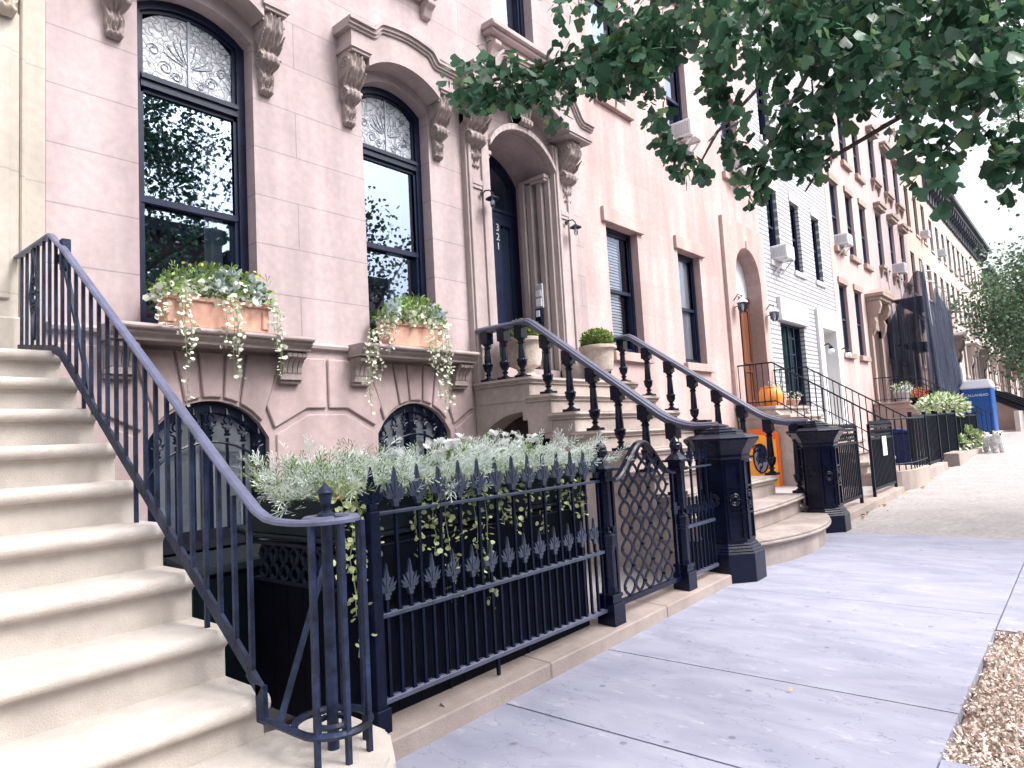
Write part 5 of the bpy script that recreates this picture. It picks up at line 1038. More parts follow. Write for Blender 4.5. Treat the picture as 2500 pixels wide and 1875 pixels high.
for p, q in zip(pts, pts[1:]): b.add([(p[0], p[1], 2.05), (q[0], q[1], 2.05), (q[0], q[1], 4.25), (p[0], p[1], 4.25)], [(0, 1, 2, 3)])
mat('green_curtain', (.20, .33, .33), .9, .1, .1, 3, .1, 30); b.build('curtain', 'green_curtain', w_, fix=False)
MB().box(22.0, 23.2, 7.22, 7.28, 1.1, 4.2).build('door', 'white_paint', H3); m = MB(); ring(m, outline(de, .012), outline(de, .02), 6.15, 7.25); m.build('entrance_lining', 'white_paint', H3)
for (x, yy, lab) in ((21.72, 6.10, 'small globe lamp left of the white recessed entrance'), (23.55, 6.10, 'small lamp right of the white recessed entrance')):
    T = thing('entrance_lamp', lab, 'lamp', (x, yy, 3.75), 'lamps at the white entrance'); m = MB(); m.tube([(x, yy, 3.82), (x, yy-.14, 3.86), (x, yy-.2, 3.78)], .02, 6); m.lathe([(.05, 3.70), (.07, 3.74), (.03, 3.80)], x, yy-.2, 0, 8); m.build('arm', 'iron_far', T); m = MB(); m.sphere((x, yy-.2, 3.62), .09); m.build('globe', 'white_plastic', T, smooth=True)
# ------------------------------------------------------------------ farther row houses
def rowhouse(label, x0, x1, col, trim, h, rows, wd, style, door=None, cornice=None, Y=YF, bays=3, cx=None, simple=False):
    T = thing('row_house', label, 'house', ((x0+x1)/2, Y, 0), 'row houses down the block')
    W_ = x1-x0; cs = cx or [x0+W_*(i+.5)/bays for i in range(bays)]; ops = []
    for (zb, zt, kind) in rows:
        for i, c in enumerate(cs):
            if door and kind == 'g' and i == door: continue
            ops.append(dict(xa=c-wd/2, xb=c+wd/2, zb=zb, zt=zt, d=.24, kind=kind))
    dops = []
    if door: c = cs[door]; dops = [dict(xa=c-.6, xb=c+.6, zb=2.1, zt=4.9, d=.5)]
    facade(T, x0+.003, x1, -.4, h, ops+dops, col, Y=Y)
    for o in ops:
        m = MB(); y = Y+.10; ring(m, outline(o), outline(o, .07), y, y+.1); zm = (o['zb']+o['zt'])/2; m.box(o['xa']+.07, o['xb']-.07, y, y+.06, zm-.03, zm+.03); w = m.build('window', 'frame_far', T)
        pane(w, outline(o, .06), y+.05, 'glass_far')
        if style == 'flat' or o['kind'] == 'g':
            if style == 'flat': MB().box(o['xa']-.08, o['xb']+.08, Y-.06, Y+.02, o['zt'], o['zt']+.2).build('lintel', trim, T)
            else:
                m = MB(); m.box(o['xa']-.14, o['xb']+.14, Y-.16, Y+.02, o['zt']+.12, o['zt']+.26); m.box(o['xa']-.1, o['xb']+.1, Y-.07, Y+.02, o['zt'], o['zt']+.12); m.build('lintel', trim, T)
            sill(T, o['xa']-.1, o['xb']+.1, o['zb'], trim, Y, .12, .18)
        elif style == 'plain': sill(T, o['xa']-.06, o['xb']+.06, o['zb'], trim, Y, .06, .12)
        else:
            m = MB(); m.box(o['xa']-.16, o['xb']+.16, Y-.26, Y+.02, o['zt']+.24, o['zt']+.32); m.box(o['xa']-.12, o['xb']+.12, Y-.20, Y+.02, o['zt']+.10, o['zt']+.24); m.prism([(o['xa']-.16, o['zt']+.32), (o['xb']+.16, o['zt']+.32), ((o['xa']+o['xb'])/2, o['zt']+.46)], Y-.26, Y+.02); m.build('window_hood', trim, T)
            m = MB(); m.box(o['xa']-.14, o['xb']+.14, Y-.18, Y+.02, o['zb']-.12, o['zb']); m.box(o['xa']-.1, o['xb']+.1, Y-.12, Y+.02, o['zb']-.2, o['zb']-.12)
            for x in (o['xa']-.06, o['xb']-.06): m.prism([(Y, o['zb']-.2), (Y-.14, o['zb']-.2), (Y-.05, o['zb']-.5), (Y, o['zb']-.5)], x, x+.12, 'x')
            m.build('sill', trim, T)
    if door:
        o = dops[0]; m = MB(); m.box(o['xa']-.32, o['xb']+.32, Y-.62, Y+.02, 6.05, 6.18); m.box(o['xa']-.26, o['xb']+.26, Y-.52, Y+.02, 5.92, 6.05); m.prism([(o['xa']-.32, 6.18), (o['xb']+.32, 6.18), ((o['xa']+o['xb'])/2, 6.45)], Y-.62, Y+.02); m.box(o['xa'], o['xb'], Y-.08, Y+.02, 4.9, 5.92); hd = m.build('door_hood', trim, T, bevel=.01)
        for x in (o['xa']-.22, o['xb']+.0):
            m = MB(); m.prism([(Y, 5.92), (Y-.46, 5.92), (Y-.50, 5.70), (Y-.40, 5.42), (Y-.24, 5.30), (Y-.30, 5.12), (Y-.26, 4.86), (Y-.14, 4.62), (Y, 4.55)], x, x+.24, 'x'); m.build('bracket', trim, hd, bevel=.02)
        m = MB()
        for (a, b_) in ((o['xa']-.28, o['xa']), (o['xb'], o['xb']+.28)): MB().box(a, b_, Y-.12, Y+.02, 2.1, 4.9).build('pilaster', trim, T)
        m = MB(); m.box(o['xa'], o['xb'], Y+.35, Y+.4, 2.1, 4.9); m.build('door', 'frame_far', T)
    if cornice:
        m = MB(); m.box(x0+.003, x1-.003, Y-.75, Y+.02, h-.25, h); m.box(x0+.003, x1-.003, Y-.55, Y+.02, h-.5, h-.25); m.box(x0+.003, x1-.003, Y-.12, Y+.02, h-1.35, h-.5)
        k = max(4, int(W_/.8))
        for i in range(k+1): x = x0+.1+(W_-.4)*i/k; m.prism([(Y, h-.5), (Y-.52, h-.5), (Y-.45, h-.85), (Y-.2, h-1.0), (Y-.15, h-1.4), (Y, h-1.4)], x, x+.2, 'x')
        m.build('cornice', cornice, T)
    return T
rowhouse('rosy row house with plain projecting lintels right of the white brick house', 23.8, 30.2, 'rose_stone', 'rose_trim', 13.9, [(3.78, 6.15, 'g'), (7.4, 9.75, 'u'), (10.9, 12.8, 'u')], .95, 'flat', 2, cx=[24.85, 26.75, 28.65])
rowhouse('mauve row house with pointed window hoods and bracketed sills', 30.2, 37.0, 'mauve_stone', 'rose_trim', 15.0, [(3.9, 6.2, 'g'), (7.75, 10.05, 'u'), (11.4, 13.3, 'u')], 1.0, 'hood', 2, cx=[31.3, 33.6, 35.8])
rowhouse('orange tan row house with plain narrow windows behind the dark netting', 37.0, 43.2, 'orange_stone', 'orange_stone', 15.6, [(4, 6.2, 'g'), (7.5, 9.6, 'u'), (10.8, 12.9, 'u')], .95, 'plain', 2)
rl = ['sand row house where the dark bracketed cornice begins', 'second sand row house under the dark cornice', 'third sand row house under the dark cornice, behind the toilet cabin', 'fourth sand row house under the dark cornice, half behind the far trees', 'pale row house beyond the end of the dark cornice', 'pale row house far down the block with a grey cornice', 'pale row house second from the far end of the block', 'pale row house at the far end of the block']
xx = 43.2
for i in range(8):
    rowhouse(rl[i], xx, xx+6.1, ('sand_stone', 'pale_stone')[i % 2] if i < 4 else 'pale_stone', 'rose_trim' if i > 3 else 'sand_stone', 14.9 if i < 4 else 13.4-.4*(i-4), [(4.0, 6.3, 'g'), (7.5, 9.5, 'u'), (10.7, 12.5, 'u')], .95, 'flat' if i % 3 else 'plain', 2, 'dark_cornice' if i < 5 else 'rose_trim'); xx += 6.1
ac_unit('white air conditioner on long struts in the left upper window of the rosy row house', 24.85, 7.45, y=6.2, w=.7); ac_unit('white air conditioner by the bracketed sill of the mauve row house, at the netting', 33.6, 7.8, y=6.15, w=.55, h=.5, brace=False)
ac_unit('small white air conditioner low on the orange tan facade', 41.1, 10.85, y=6.2, brace=False); ac_unit('small white air conditioner on the first sand row house', 46.2, 10.75, y=6.2, brace=False)
# ------------------------------------------------------------------ stoop, rails and orange door of the pink house
def plain_stoop(name, label, x0, x1, zl, yl, n, zb, mtl, grp=None, run=.29):
    T = thing(name, label, 'steps', ((x0+x1)/2, yl, zb), grp); dz = (zl-zb)/(n+1)
    for k in range(n+1):
        z = zl-dz*k; y = yl-run*k; m = MB(); m.box(x0, x1, y, 6.18 if k == 0 else y+run+.1, z-.07, z); m.box(x0+.05, x1-.05, y+.05, 6.17 if k == 0 else y+run+.09, z-dz-.06, z-.068); m.build('step' if k else 'landing', mtl, T, bevel=.012)
    poly = [(6.16, zb-.2), (6.16, zl-.1), (yl+.06, zl-.1), (yl-run*n+.1, zb), (yl-run*n+.1, zb-.2)]
    m = MB(); m.prism(poly, x0+.07, x0+.25, 'x'); m.build('side_wall', mtl, T); MB().prism(poly, x1-.25, x1-.07, 'x').build('side_wall', mtl, T); return T
S2 = plain_stoop('pink_house_stoop', 'brown stone stoop with thin iron rails in front of the wooden arched door', 14.95, 17.35, 1.93, 5.30, 7, .25, 'stoop_stone')
def thin_rail(label, x, zl, yl, y_end, slope, h=.95, grp=None, post=.013, gap=.135, ye=6.1):
    T = thing('stair_rail', label, 'railing', (x, (ye+y_end)/2, .3), grp)
    zt = lambda y: zl+h if y > yl else zl+h-(yl-y)*slope
    m = MB(); m.tube([(x, ye, zl+h), (x, yl, zl+h), (x, y_end, zt(y_end))], .018, 6); m.build('handrail', 'iron_far', T)
    m = MB(); m.tube([(x, yl, zl+.12), (x, y_end, zt(y_end)-h+.12)], .012, 5); m.tube([(x, ye, zl+.1), (x, yl, zl+.1)], .012, 5); m.build('bottom_rail', 'iron_far', T)
    n = int((ye-y_end)/gap)
    for i in range(n+1): y = ye-.02-i*gap; m = MB(); m.tube([(x, y, zt(y)-.01), (x, y, zt(y)-h+.03)], .0105, 5); m.build('baluster', 'iron_far', T)
    return T
thin_rail('thin black stair rail on the near side of the pink house stoop', 15.02, 1.93, 5.32, 3.15, .66, grp='thin iron rails of the pink house stoop'); thin_rail('thin black stair rail on the far side of the pink house stoop', 17.28, 1.93, 5.32, 3.15, .66, grp='thin iron rails of the pink house stoop')
OD = thing('orange_door', 'bright orange cellar door with an oval grille under the pink house stoop', 'door', (14.93, 5.67, .1))
ya, yb = 5.28, 6.08; m = MB(); m.prism([(ya, .05), (yb, .05), (yb, 1.33), ((ya+yb)/2+.2, 1.44), ((ya+yb)/2-.2, 1.44), (ya, 1.33)], 14.91, 14.99, 'x'); m.build('frame', 'orange_deep', OD, bevel=.008)
m = MB(); yc = (ya+yb)/2; top = [(ya+.06+(yb-ya-.12)*i/14, 1.20+.11*math.sin(math.pi*i/14)**2) for i in range(15)]
m.prism([(ya+.06, .08)]+top+[(yb-.06, .08)], 14.885, 14.915, 'x'); dd = m.build('leaf', 'orange_paint', OD, bevel=.006)
m = MB(); m.prism([(yc+.15*math.cos(a*.3142), .80+.30*math.sin(a*.3142)) for a in range(20)], 14.872, 14.887, 'x'); m.build('glass', 'glass_far', dd)
m = MB(); m.tube([(14.87, yc+.16*math.cos(a*.2618), .80+.31*math.sin(a*.2618)) for a in range(24)], .018, 5, True)
for k in range(5): m.tube([(14.865, yc+(.03+.05*k)*.6*math.cos(t*.5)*(1 if k % 2 else -1)+.02, .55+.12*k+.08*math.sin(t*.5)) for t in range(10)], .010, 4)
m.build('grille', 'iron_gloss', dd); MB().sphere((14.86, ya+.11, .75), .03).build('knob', 'grey_metal', dd)
def pot(label, x, y, z, r, h, mtl, plant=None, n=0, grp=None, hr=.2, sz=.05):
    T = thing('plant_pot', label, 'pot', (x, y, z), grp); m = MB(); m.lathe([(r*.68, 0), (r*.95, h*.82), (r*1.04, h*.83), (r*1.04, h), (r*.9, h), (r*.85, h*.9)], x, y, z, 16); m.build('pot', mtl, T, smooth=.6)
    if plant: rg = np.random.default_rng(int(x*37+y*11)); P = blob(rg, (x, y, z+h+hr*.6), (r*1.25, r*1.25, hr), n, .3); leaves('foliage', P, sz, T_OVAL, plant if isinstance(plant, list) else [plant], T, (P-np.array((x, y, z+h)))*4, .8, .4, n, mi=(rg.random(n) < .3).astype(int) if isinstance(plant, list) else None)
    return T
T = thing('plant_pot', 'big glossy orange pot on the pink house landing', 'pot', (15.27, 5.42, 1.93), 'pots on the pink house landing'); m = MB(); m.lathe([(.17, 0), (.235, .09), (.255, .2), (.245, .31), (.20, .39), (.19, .405), (.205, .42), (.2, .43), (.17, .42)], 15.27, 5.5, 1.93, 20); m.build('pot', 'orange_glaze', T, smooth=.6)
pot('square shouldered terracotta pot beside the big orange pot', 15.75, 5.45, 1.93, .14, .24, 'terracotta', 'box_leaf', 40, 'pots on the pink house landing'); pot('shallow terracotta bowl with small flowers on the pink house landing', 16.25, 5.42, 1.93, .23, .15, 'terracotta', ['silver_leaf', 'box_leaf'], 120, 'pots on the pink house landing', .12)
pot('narrow terracotta pot with a sprig at the back of the pink house landing', 16.0, 5.75, 1.93, .13, .22, 'terracotta', ['silver_leaf', 'box_leaf'], 70, 'pots on the pink house landing', .25)
# gates, copings and fences past the brownstone stoop
def bar_gate(label, x0, x1, zb, zt, y=2.82, sign=False):
    T = thing('iron_gate', label, 'gate', ((x0+x1)/2, y, zb), 'iron areaway gates before the pink house')
    m = MB()
    for x in (x0, x1-.045): m.box(x, x+.045, y-.022, y+.022, zb-.12, zt+.02)
    for z in (zb, zt-.24, zt-.05): m.box(x0, x1, y-.016, y+.016, z, z+.04)
    m.build('frame', 'iron_far', T); m = MB(); n = int((x1-x0)/.085)
    for i in range(1, n): x = x0+(x1-x0)*i/n; m.box(x-.009, x+.009, y-.009, y+.009, zb+.02, zt-.2)
    m.build('bars', 'iron_far', T); m = MB()
    for i in range(n):
        x = x0+(x1-x0)*(i+.5)/n; m.tube([(x+.035*math.cos(a*.7), y, zt-.13+.05*math.sin(a*.7)) for a in range(9)], .009, 5, True)
        m.tube([(x-.04, y, zt), (x, y, zt+.055), (x+.04, y, zt)], .01, 5)
    m.build('scroll_band', 'iron_far', T)
    if sign: MB().box(x0+.68, x0+.95, y-.04, y-.03, zt-.52, zt-.2).build('notice', 'white_plastic', T)
bar_gate('black scroll topped iron gate just past the farther newel post', 10.15, 11.25, .36, 1.40); bar_gate('black scroll topped iron gate with a white notice, past the stair rail', 12.0, 13.55, .38, 1.42, sign=True)
m = MB(); z = lambda x: gz(x)+.11; m.add([(9.72, 2.71, gz(9.7)-.1), (13.6, 2.71, gz(13.6)-.1), (13.6, 2.71, z(13.6)), (9.72, 2.71, z(9.7)), (9.72, 3.02, gz(9.7)-.1), (13.6, 3.02, gz(13.6)-.1), (13.6, 3.02, z(13.6)), (9.72, 3.02, z(9.7))], [(0, 1, 2, 3), (3, 2, 6, 7), (4, 7, 6, 5), (0, 3, 7, 4), (1, 5, 6, 2)])
tag(m.build('stone_coping', 'curb_stone', bevel=.01), 'low stone coping under the two scroll topped gates', 'coping')
m = MB(); m.prism([(14.55, 3.1)]+[(14.55+.75*math.cos(math.pi+a*math.pi/10)+.0, 3.05+.42*math.sin(math.pi+a*math.pi/10)) for a in range(6)]+[(15.6, 2.63), (15.6, 3.1)], .1, .56, 'z'); tag(m.build('stoop_plinth', 'curb_stone', bevel=.015), 'rounded stone plinth with iron bars at the foot of the pink house stoop', 'plinth')
T = thing('iron_fence', 'thin curved iron rail standing on the rounded stone plinth', 'fence', (14.5, 2.9, .56)); m = MB(); cp = [(14.55+.68*math.cos(math.pi+a*math.pi/10), 3.05+.36*math.sin(math.pi+a*math.pi/10)) for a in range(6)]+[(15.0, 2.69), (15.5, 2.69), (16, 2.72)]
m.tube([(x, y, 1.50) for x, y in cp], .017, 6); m.tube([(x, y, .68) for x, y in cp], .012, 5)
for x, y in cp+[(14.75, 2.69), (15.25, 2.69), (15.75, 2.70)]: m.tube([(x, y, .55), (x, y, 1.5)], .011, 5)
m.build('rail', 'iron_far', T)
def block(name, label, x0, x1, y0, y1, z0, z1, cat='coping', mtl='curb_stone'): return tag(MB().box(x0, x1, y0, y1, z0, z1).build(name, mtl, bevel=.012), label, cat)
block('stone_coping', 'stone coping sloping along under the dark green sheeted fence', 15.61, 18.3, 2.72, 3.05, .1, .46); block('stone_block', 'small square stone block at the end of the dark sheeted fence', 19.3, 20.7, 2.62, 2.95, .1, .60, 'block'); block('stone_coping', 'low stone edging of the planted strip beyond the square block', 20.75, 27, 2.72, 2.9, .2, .50)
def bar_fence(label, x0, x1, zb, zt, y=2.9, sheet=False):
    T = thing('iron_fence', label, 'fence', ((x0+x1)/2, y, zb), 'dark fences before the white and rosy houses'); m = MB()
    for z in (zb+.06, zt-.04): m.box(x0, x1, y-.018, y+.018, z, z+.04)
    n = int((x1-x0)/.14)
    for i in range(n+1): x = x0+(x1-x0)*i/n; m.box(x-.01, x+.01, y-.01, y+.01, zb, zt)
    m.build('rails', 'iron_far', T); m = MB(); k = max(2, int((x1-x0)/1.6))
    for i in range(k+1): x = x0+(x1-x0)*i/k; MB().box(x-.035, x+.035, y-.035, y+.035, zb-.1, zt+.06).build('post', 'iron_far', T)
    if sheet: MB().box(x0+.05, x1-.05, y+.03, y+.05, zb+.05, zt-.06).build('sheet', 'sheet_dark', T)
bar_fence('dark barred fence past the rounded plinth', 15.7, 18.6, .42, 1.56); bar_fence('dark fence backed with green black sheets, ending at the square block', 18.6, 21.6, .45, 1.58, 2.95, True); bar_fence('dark fence behind the planted strip near the white dog', 21.7, 27.0, .5, 1.5, 3.1, True)
T = thing('trash_bin', 'blue wheeled bin behind the barred fence', 'bin', (17.9, 3.6, .3), 'bins behind the fences')
m = MB(); m.add([(17.6, 3.3, .38), (18.2, 3.3, .38), (18.2, 3.9, .38), (17.6, 3.9, .38), (17.5, 3.2, 1.38), (18.3, 3.2, 1.38), (18.3, 4.0, 1.38), (17.5, 4.0, 1.38)], [(0, 3, 2, 1), (4, 5, 6, 7), (0, 1, 5, 4), (1, 2, 6, 5), (2, 3, 7, 6), (3, 0, 4, 7)]); m.build('body', 'bin_blue', T, bevel=.03)
m = MB(); m.prism([(3.15, 1.38), (4.05, 1.38), (4.0, 1.46), (3.6, 1.52), (3.2, 1.46)], 17.46, 18.34, 'x'); m.build('lid', 'bin_blue', T, bevel=.02)
T.scale = (.8, .8, .8)
# stoop with potted flowers before the rosy house
S4 = plain_stoop('rosy_house_stoop', 'rosy stone stoop set with pots of flowers before the hooded door', 27.3, 30.0, 2.10, 5.0, 7, .46, 'rose_trim', run=.30)
thin_rail('pale metal stair rail on the near side of the flower pot stoop', 27.42, 2.1, 5.0, 2.9, .74, .9); thin_rail('metal stair rail on the far side of the flower pot stoop', 29.9, 2.1, 5.0, 2.9, .74, .9)
fl2 = [('dark tub of white flowers on the flower stoop landing', 27.75, 5.3, 2.10, .28, .36, 'grey_metal', ['box_leaf', 'white_flower']), ('grey pot of pale flowers next to the dark tub on the landing', 28.35, 5.25, 2.10, .2, .26, 'grey_metal', ['silver_leaf', 'white_flower']), ('pot of red flowers on the top of the flower stoop', 28.0, 4.85, 1.90, .24, .3, 'black_board', ['red_flower', 'box_leaf']), ('terracotta pot with pale flowers halfway down the flower stoop', 27.75, 4.25, 1.48, .22, .3, 'terracotta', ['box_leaf', 'white_flower']), ('terracotta pot on the lower step of the flower stoop', 27.75, 3.75, 1.07, .2, .28, 'terracotta', ['silver_leaf', 'white_flower'])]
for (lab, x, y, z, r_, h_, mt, pl) in fl2: pot(lab, x, y, z, r_, h_, mt, pl, 220, 'pots on the flower stoop', .22, .075)
# netting over a scaffold on the mauve and orange houses
T = thing('scaffold', 'pipe scaffold wrapped in torn dark blue netting before the mauve house', 'scaffold', (33, 5, .5))
m = MB(); m2 = MB()
for x in (30.6, 32.8, 35.0, 36.2):
    for y in (4.75, 5.9): m.tube([(x, y, .5), (x, y, 7.6 if x < 33 else 6.9)], .03, 6)
for z in (2.5, 4.4, 6.2): 
    m.tube([(30.4, 4.75, z), (36.4, 4.75, z)], .025, 5); m.tube([(30.4, 4.75, z+.9), (36.4, 4.75, z+.9)], .02, 5)
    for i in range(3): MB().box(30.5+1.55*i, 32.0+1.55*i, 4.8, 5.85, z-.03, z+.02).build('plank', 'bark', T)
m.tube([(30.6, 4.75, 7.2), (32.8, 4.75, 7.55)], .03, 6); m.tube([(30.6, 4.75, 6.8), (32.8, 4.75, 7.1)], .03, 6)
m.bar((30.5, 4.66, 7.4), (31.4, 4.60, 1.6), .07); m.build('pipes', 'grey_metal', T); 
def net(x0, x1, tops, bots, y0, ph, yend=None):
    m = MB(); NX, NZ = 60, 22; vs = []
    for i in range(NX+1):
        t = i/NX; x = x0+(x1-x0)*t; zt = np.interp(t, np.linspace(0, 1, len(tops)), tops); zb = np.interp(t, np.linspace(0, 1, len(bots)), bots)
        zt -= .05+.10*abs(math.sin(t*19+ph)); zb += .12*math.sin(t*31)
        for j in range(NZ+1):
            s = j/NZ; dr = .5-.5*math.cos(math.pi*s)
            vs.append((x+.12*math.sin(s*3+ph)*s, y0-.10*dr+(.09*math.sin(t*46+ph+s*1.5)+.05*math.sin(t*97))*(.35+.65*s)+.03*math.sin(s*9+t*5)-(.25*s*s if x1 > 99 else 0), zt+(zb-zt)*s))
    k = NZ+1; m.add(vs, [(i*k+j, i*k+j+1, (i+1)*k+j+1, (i+1)*k+j) for i in range(NX) for j in range(NZ)]); return m.build('netting', 'netting', T, smooth=3, fix=False)
def endnet():
    m = MB(); NX, NZ = 30, 22; vs = []
    for i in range(NX+1):
        t = i/NX; y = 6.05-1.42*t; zt = 5.2+2.0*min(1, t*1.3)-.1*abs(math.sin(t*11)); zb = 1.7+.2*math.sin(t*9)
        for j in range(NZ+1): s = j/NZ; vs.append((30.25-.25*s*s+.10*math.sin(t*33+s*2)*(.4+s), y-.18*s*s*t, zt+(zb-zt)*s))
    k = NZ+1; m.add(vs, [(i*k+j, i*k+j+1, (i+1)*k+j+1, (i+1)*k+j) for i in range(NX) for j in range(NZ)]); return m.build('netting', 'netting', T, smooth=3, fix=False)
net(30.3, 33.2, (7.2, 6.2, 6.0, 5.8), (1.9, 1.8, 1.6, 1.6), 4.66, 0); net(32.4, 35.9, (6.9, 6.8, 6.75, 6.6, 6.5, 6.3, 6.2, 5.5), (1.4, 1.3, 1.5, 1.4, 2.0, 2.0, 2.4, 2.4), 4.62, 1.7); endnet()
MB().box(36.3, 36.9, 4.45, 4.5, 1.9, 3.6).build('paper_sheet', 'white_plastic', T); MB().box(37.1, 37.7, 4.6, 4.65, 3.1, 3.9).build('paper_sheet', 'white_plastic', T)
# portable toilet
PX, PY, PZ = 34.6, 3.3, .57
T = thing('portable_toilet', 'blue portable toilet cabin with a white roof on the pavement edge', 'toilet cabin', (PX+.55, PY+.55, PZ))
m = MB(); m.box(PX, PX+1.1, PY, PY+1.1, PZ+.1, PZ+2.02)
for y in (PY+.02, PY+.98): m.box(PX-.03, PX+.02, y, y+.10, PZ+.1, PZ+2.0)
m.build('cabin', 'blue_plastic', T, bevel=.02); m = MB()
for i in range(5): m.box(PX-.012, PX+.01, PY+.16+.165*i, PY+.26+.165*i, PZ+.2, PZ+1.05)
m.box(PX-.02, PX, PY+.14, PY+.96, PZ+1.1, PZ+1.16); m.build('ribs', 'white_plastic' if False else 'blue_plastic', T)
m = MB(); vs = [(PX-.06, PY-.06, PZ+2.0), (PX+1.16, PY-.06, PZ+2.0), (PX+1.16, PY+1.16, PZ+2.0), (PX-.06, PY+1.16, PZ+2.0), (PX+.02, PY+.06, PZ+2.38), (PX+1.0, PY+.06, PZ+2.38), (PX+1.0, PY+.95, PZ+2.38), (PX+.02, PY+.95, PZ+2.38)]
m.add(vs, [(0, 3, 2, 1), (4, 5, 6, 7), (0, 1, 5, 4), (1, 2, 6, 5), (2, 3, 7, 6), (3, 0, 4, 7)]); m.build('roof', 'white_plastic', T, bevel=.05, seg=2)
text(T, 'lettering', 'CALLAHEAD', PX-.016, PY+.55, PZ+1.72, .15, 'white_plastic', rot=(math.pi/2, 0, -math.pi/2)); MB().box(PX-.01, PX+.0, PY+.2, PY+.9, PZ+1.3, PZ+1.52).build('panel', 'bin_blue' if False else 'blue_plastic', T)
m = MB(); m.box(PX-.05, PX+1.15, PY-.05, PY+1.15, PZ-.1, PZ+.1); m.build('skid', 'sheet_dark', T)
# far stoops with sloping cheek walls past the toilet
def cheek(label, x0, x1, y0=3.0):
    T = thing('far_stoop', label, 'steps', ((x0+x1)/2, 4.5, .6), 'stoops far down the block'); m = MB()
    for (a, b) in ((x0, x0+.3), (x1-.3, x1)): MB().prism([(6.18, .4), (6.18, 3.0), (5.4, 3.0), (y0+.1, 1.55), (y0, 1.5), (y0, .4)], a, b, 'x').build('cheek_wall', 'sand_stone' if x0 > 50 else 'rose_trim', T, bevel=.02)
    for k in range(8): m.box(x0+.31, x1-.31, y0+.2+.3*k, 6.15, .5+.2*k, .7+.2*k)
    m.build('steps', 'stoop_stone', T); m = MB(); 
    for x in (x0+.15, x1-.15): m.prism([(6.15, 3.01), (6.15, 3.12), (5.4, 3.12), (y0, 1.62), (y0, 1.51), (5.4, 3.01)], x-.19, x+.19, 'x'); m.build('capping', 'iron_far', T); m = MB()
cl2 = ['sloping stone stoop just beyond the toilet cabin', 'sloping stoop behind the first one past the toilet cabin', 'third sloping stoop past the toilet cabin', 'fourth sloping stoop, far down the block', 'farthest sloping stoop down the block']
for i, x in enumerate((41.0, 47.2, 53.2, 59.4, 65.5)): cheek(cl2[i], x, x+2.0, 2.75)
for i, x in enumerate((38.5, 43.4, 49.6, 55.8)): block('forecourt_wall', ['low pale wall just past the toilet cabin', 'low pale wall between the first and second sloping stoops', 'low pale wall between the second and third sloping stoops', 'low pale wall between the third and fourth sloping stoops'][i], x, x+(2.3 if i == 0 else 3.6), 2.75, 2.95, .4, 1.55, 'wall', 'orange_stone' if i % 2 else 'sand_stone')
# planted strip: shrub and small plants, white dog
def leafy(name, label, cat, c, rad, n, sz, mats, grp=None, shell=.3, tm=T_OVAL, trunk=None, seed=0, mf=.3):
    rg = np.random.default_rng(seed); T = thing(name, label, cat, (c[0], c[1], trunk[0] if trunk else c[2]-rad[2]), grp); P = blob(rg, c, rad, n, shell)
    m = MB(); z0 = trunk[0] if trunk else c[2]-rad[2]
    for k in range(5): a = k*1.3; m.tube([(c[0]+.03*math.cos(a), c[1]+.03*math.sin(a), z0), (c[0]+rad[0]*.3*math.cos(a), c[1]+rad[1]*.3*math.sin(a), (z0+c[2])/2), (c[0]+rad[0]*.7*math.cos(a), c[1]+rad[1]*.7*math.sin(a), c[2]+rad[2]*.3)], .015, 5)
    m.build('stem', 'bark', T); leaves('foliage', P, sz, tm, mats, T, (P-np.array(c))*2, .8, .5, seed, mi=(rg.random(n) < mf).astype(int) if isinstance(mats, list) else None)
leafy('hydrangea', 'pale flowering shrub rising over the dark fence before the toilet cabin', 'shrub', (23.4, 3.45, 1.78), (.95, .65, .38), 1300, .11, ['ivy_green', 'ivy_pale'], seed=5, trunk=(.5,), mf=.55)
for i, (x, y, s) in enumerate(((24.3, 2.98, .32), (25.4, 2.95, .25), (22.3, 2.97, .2))): leafy('small_plant', ['leafy plant at the foot of the fence, left of the white dog', 'low plant in the strip behind the white dog', 'tiny plant by the end of the sheeted fence'][i], 'plant', (x, y, .5+s), (s*.9, s*.6, s), 130, .12, ['ivy_green', 'ivy_pale'], seed=30+i)
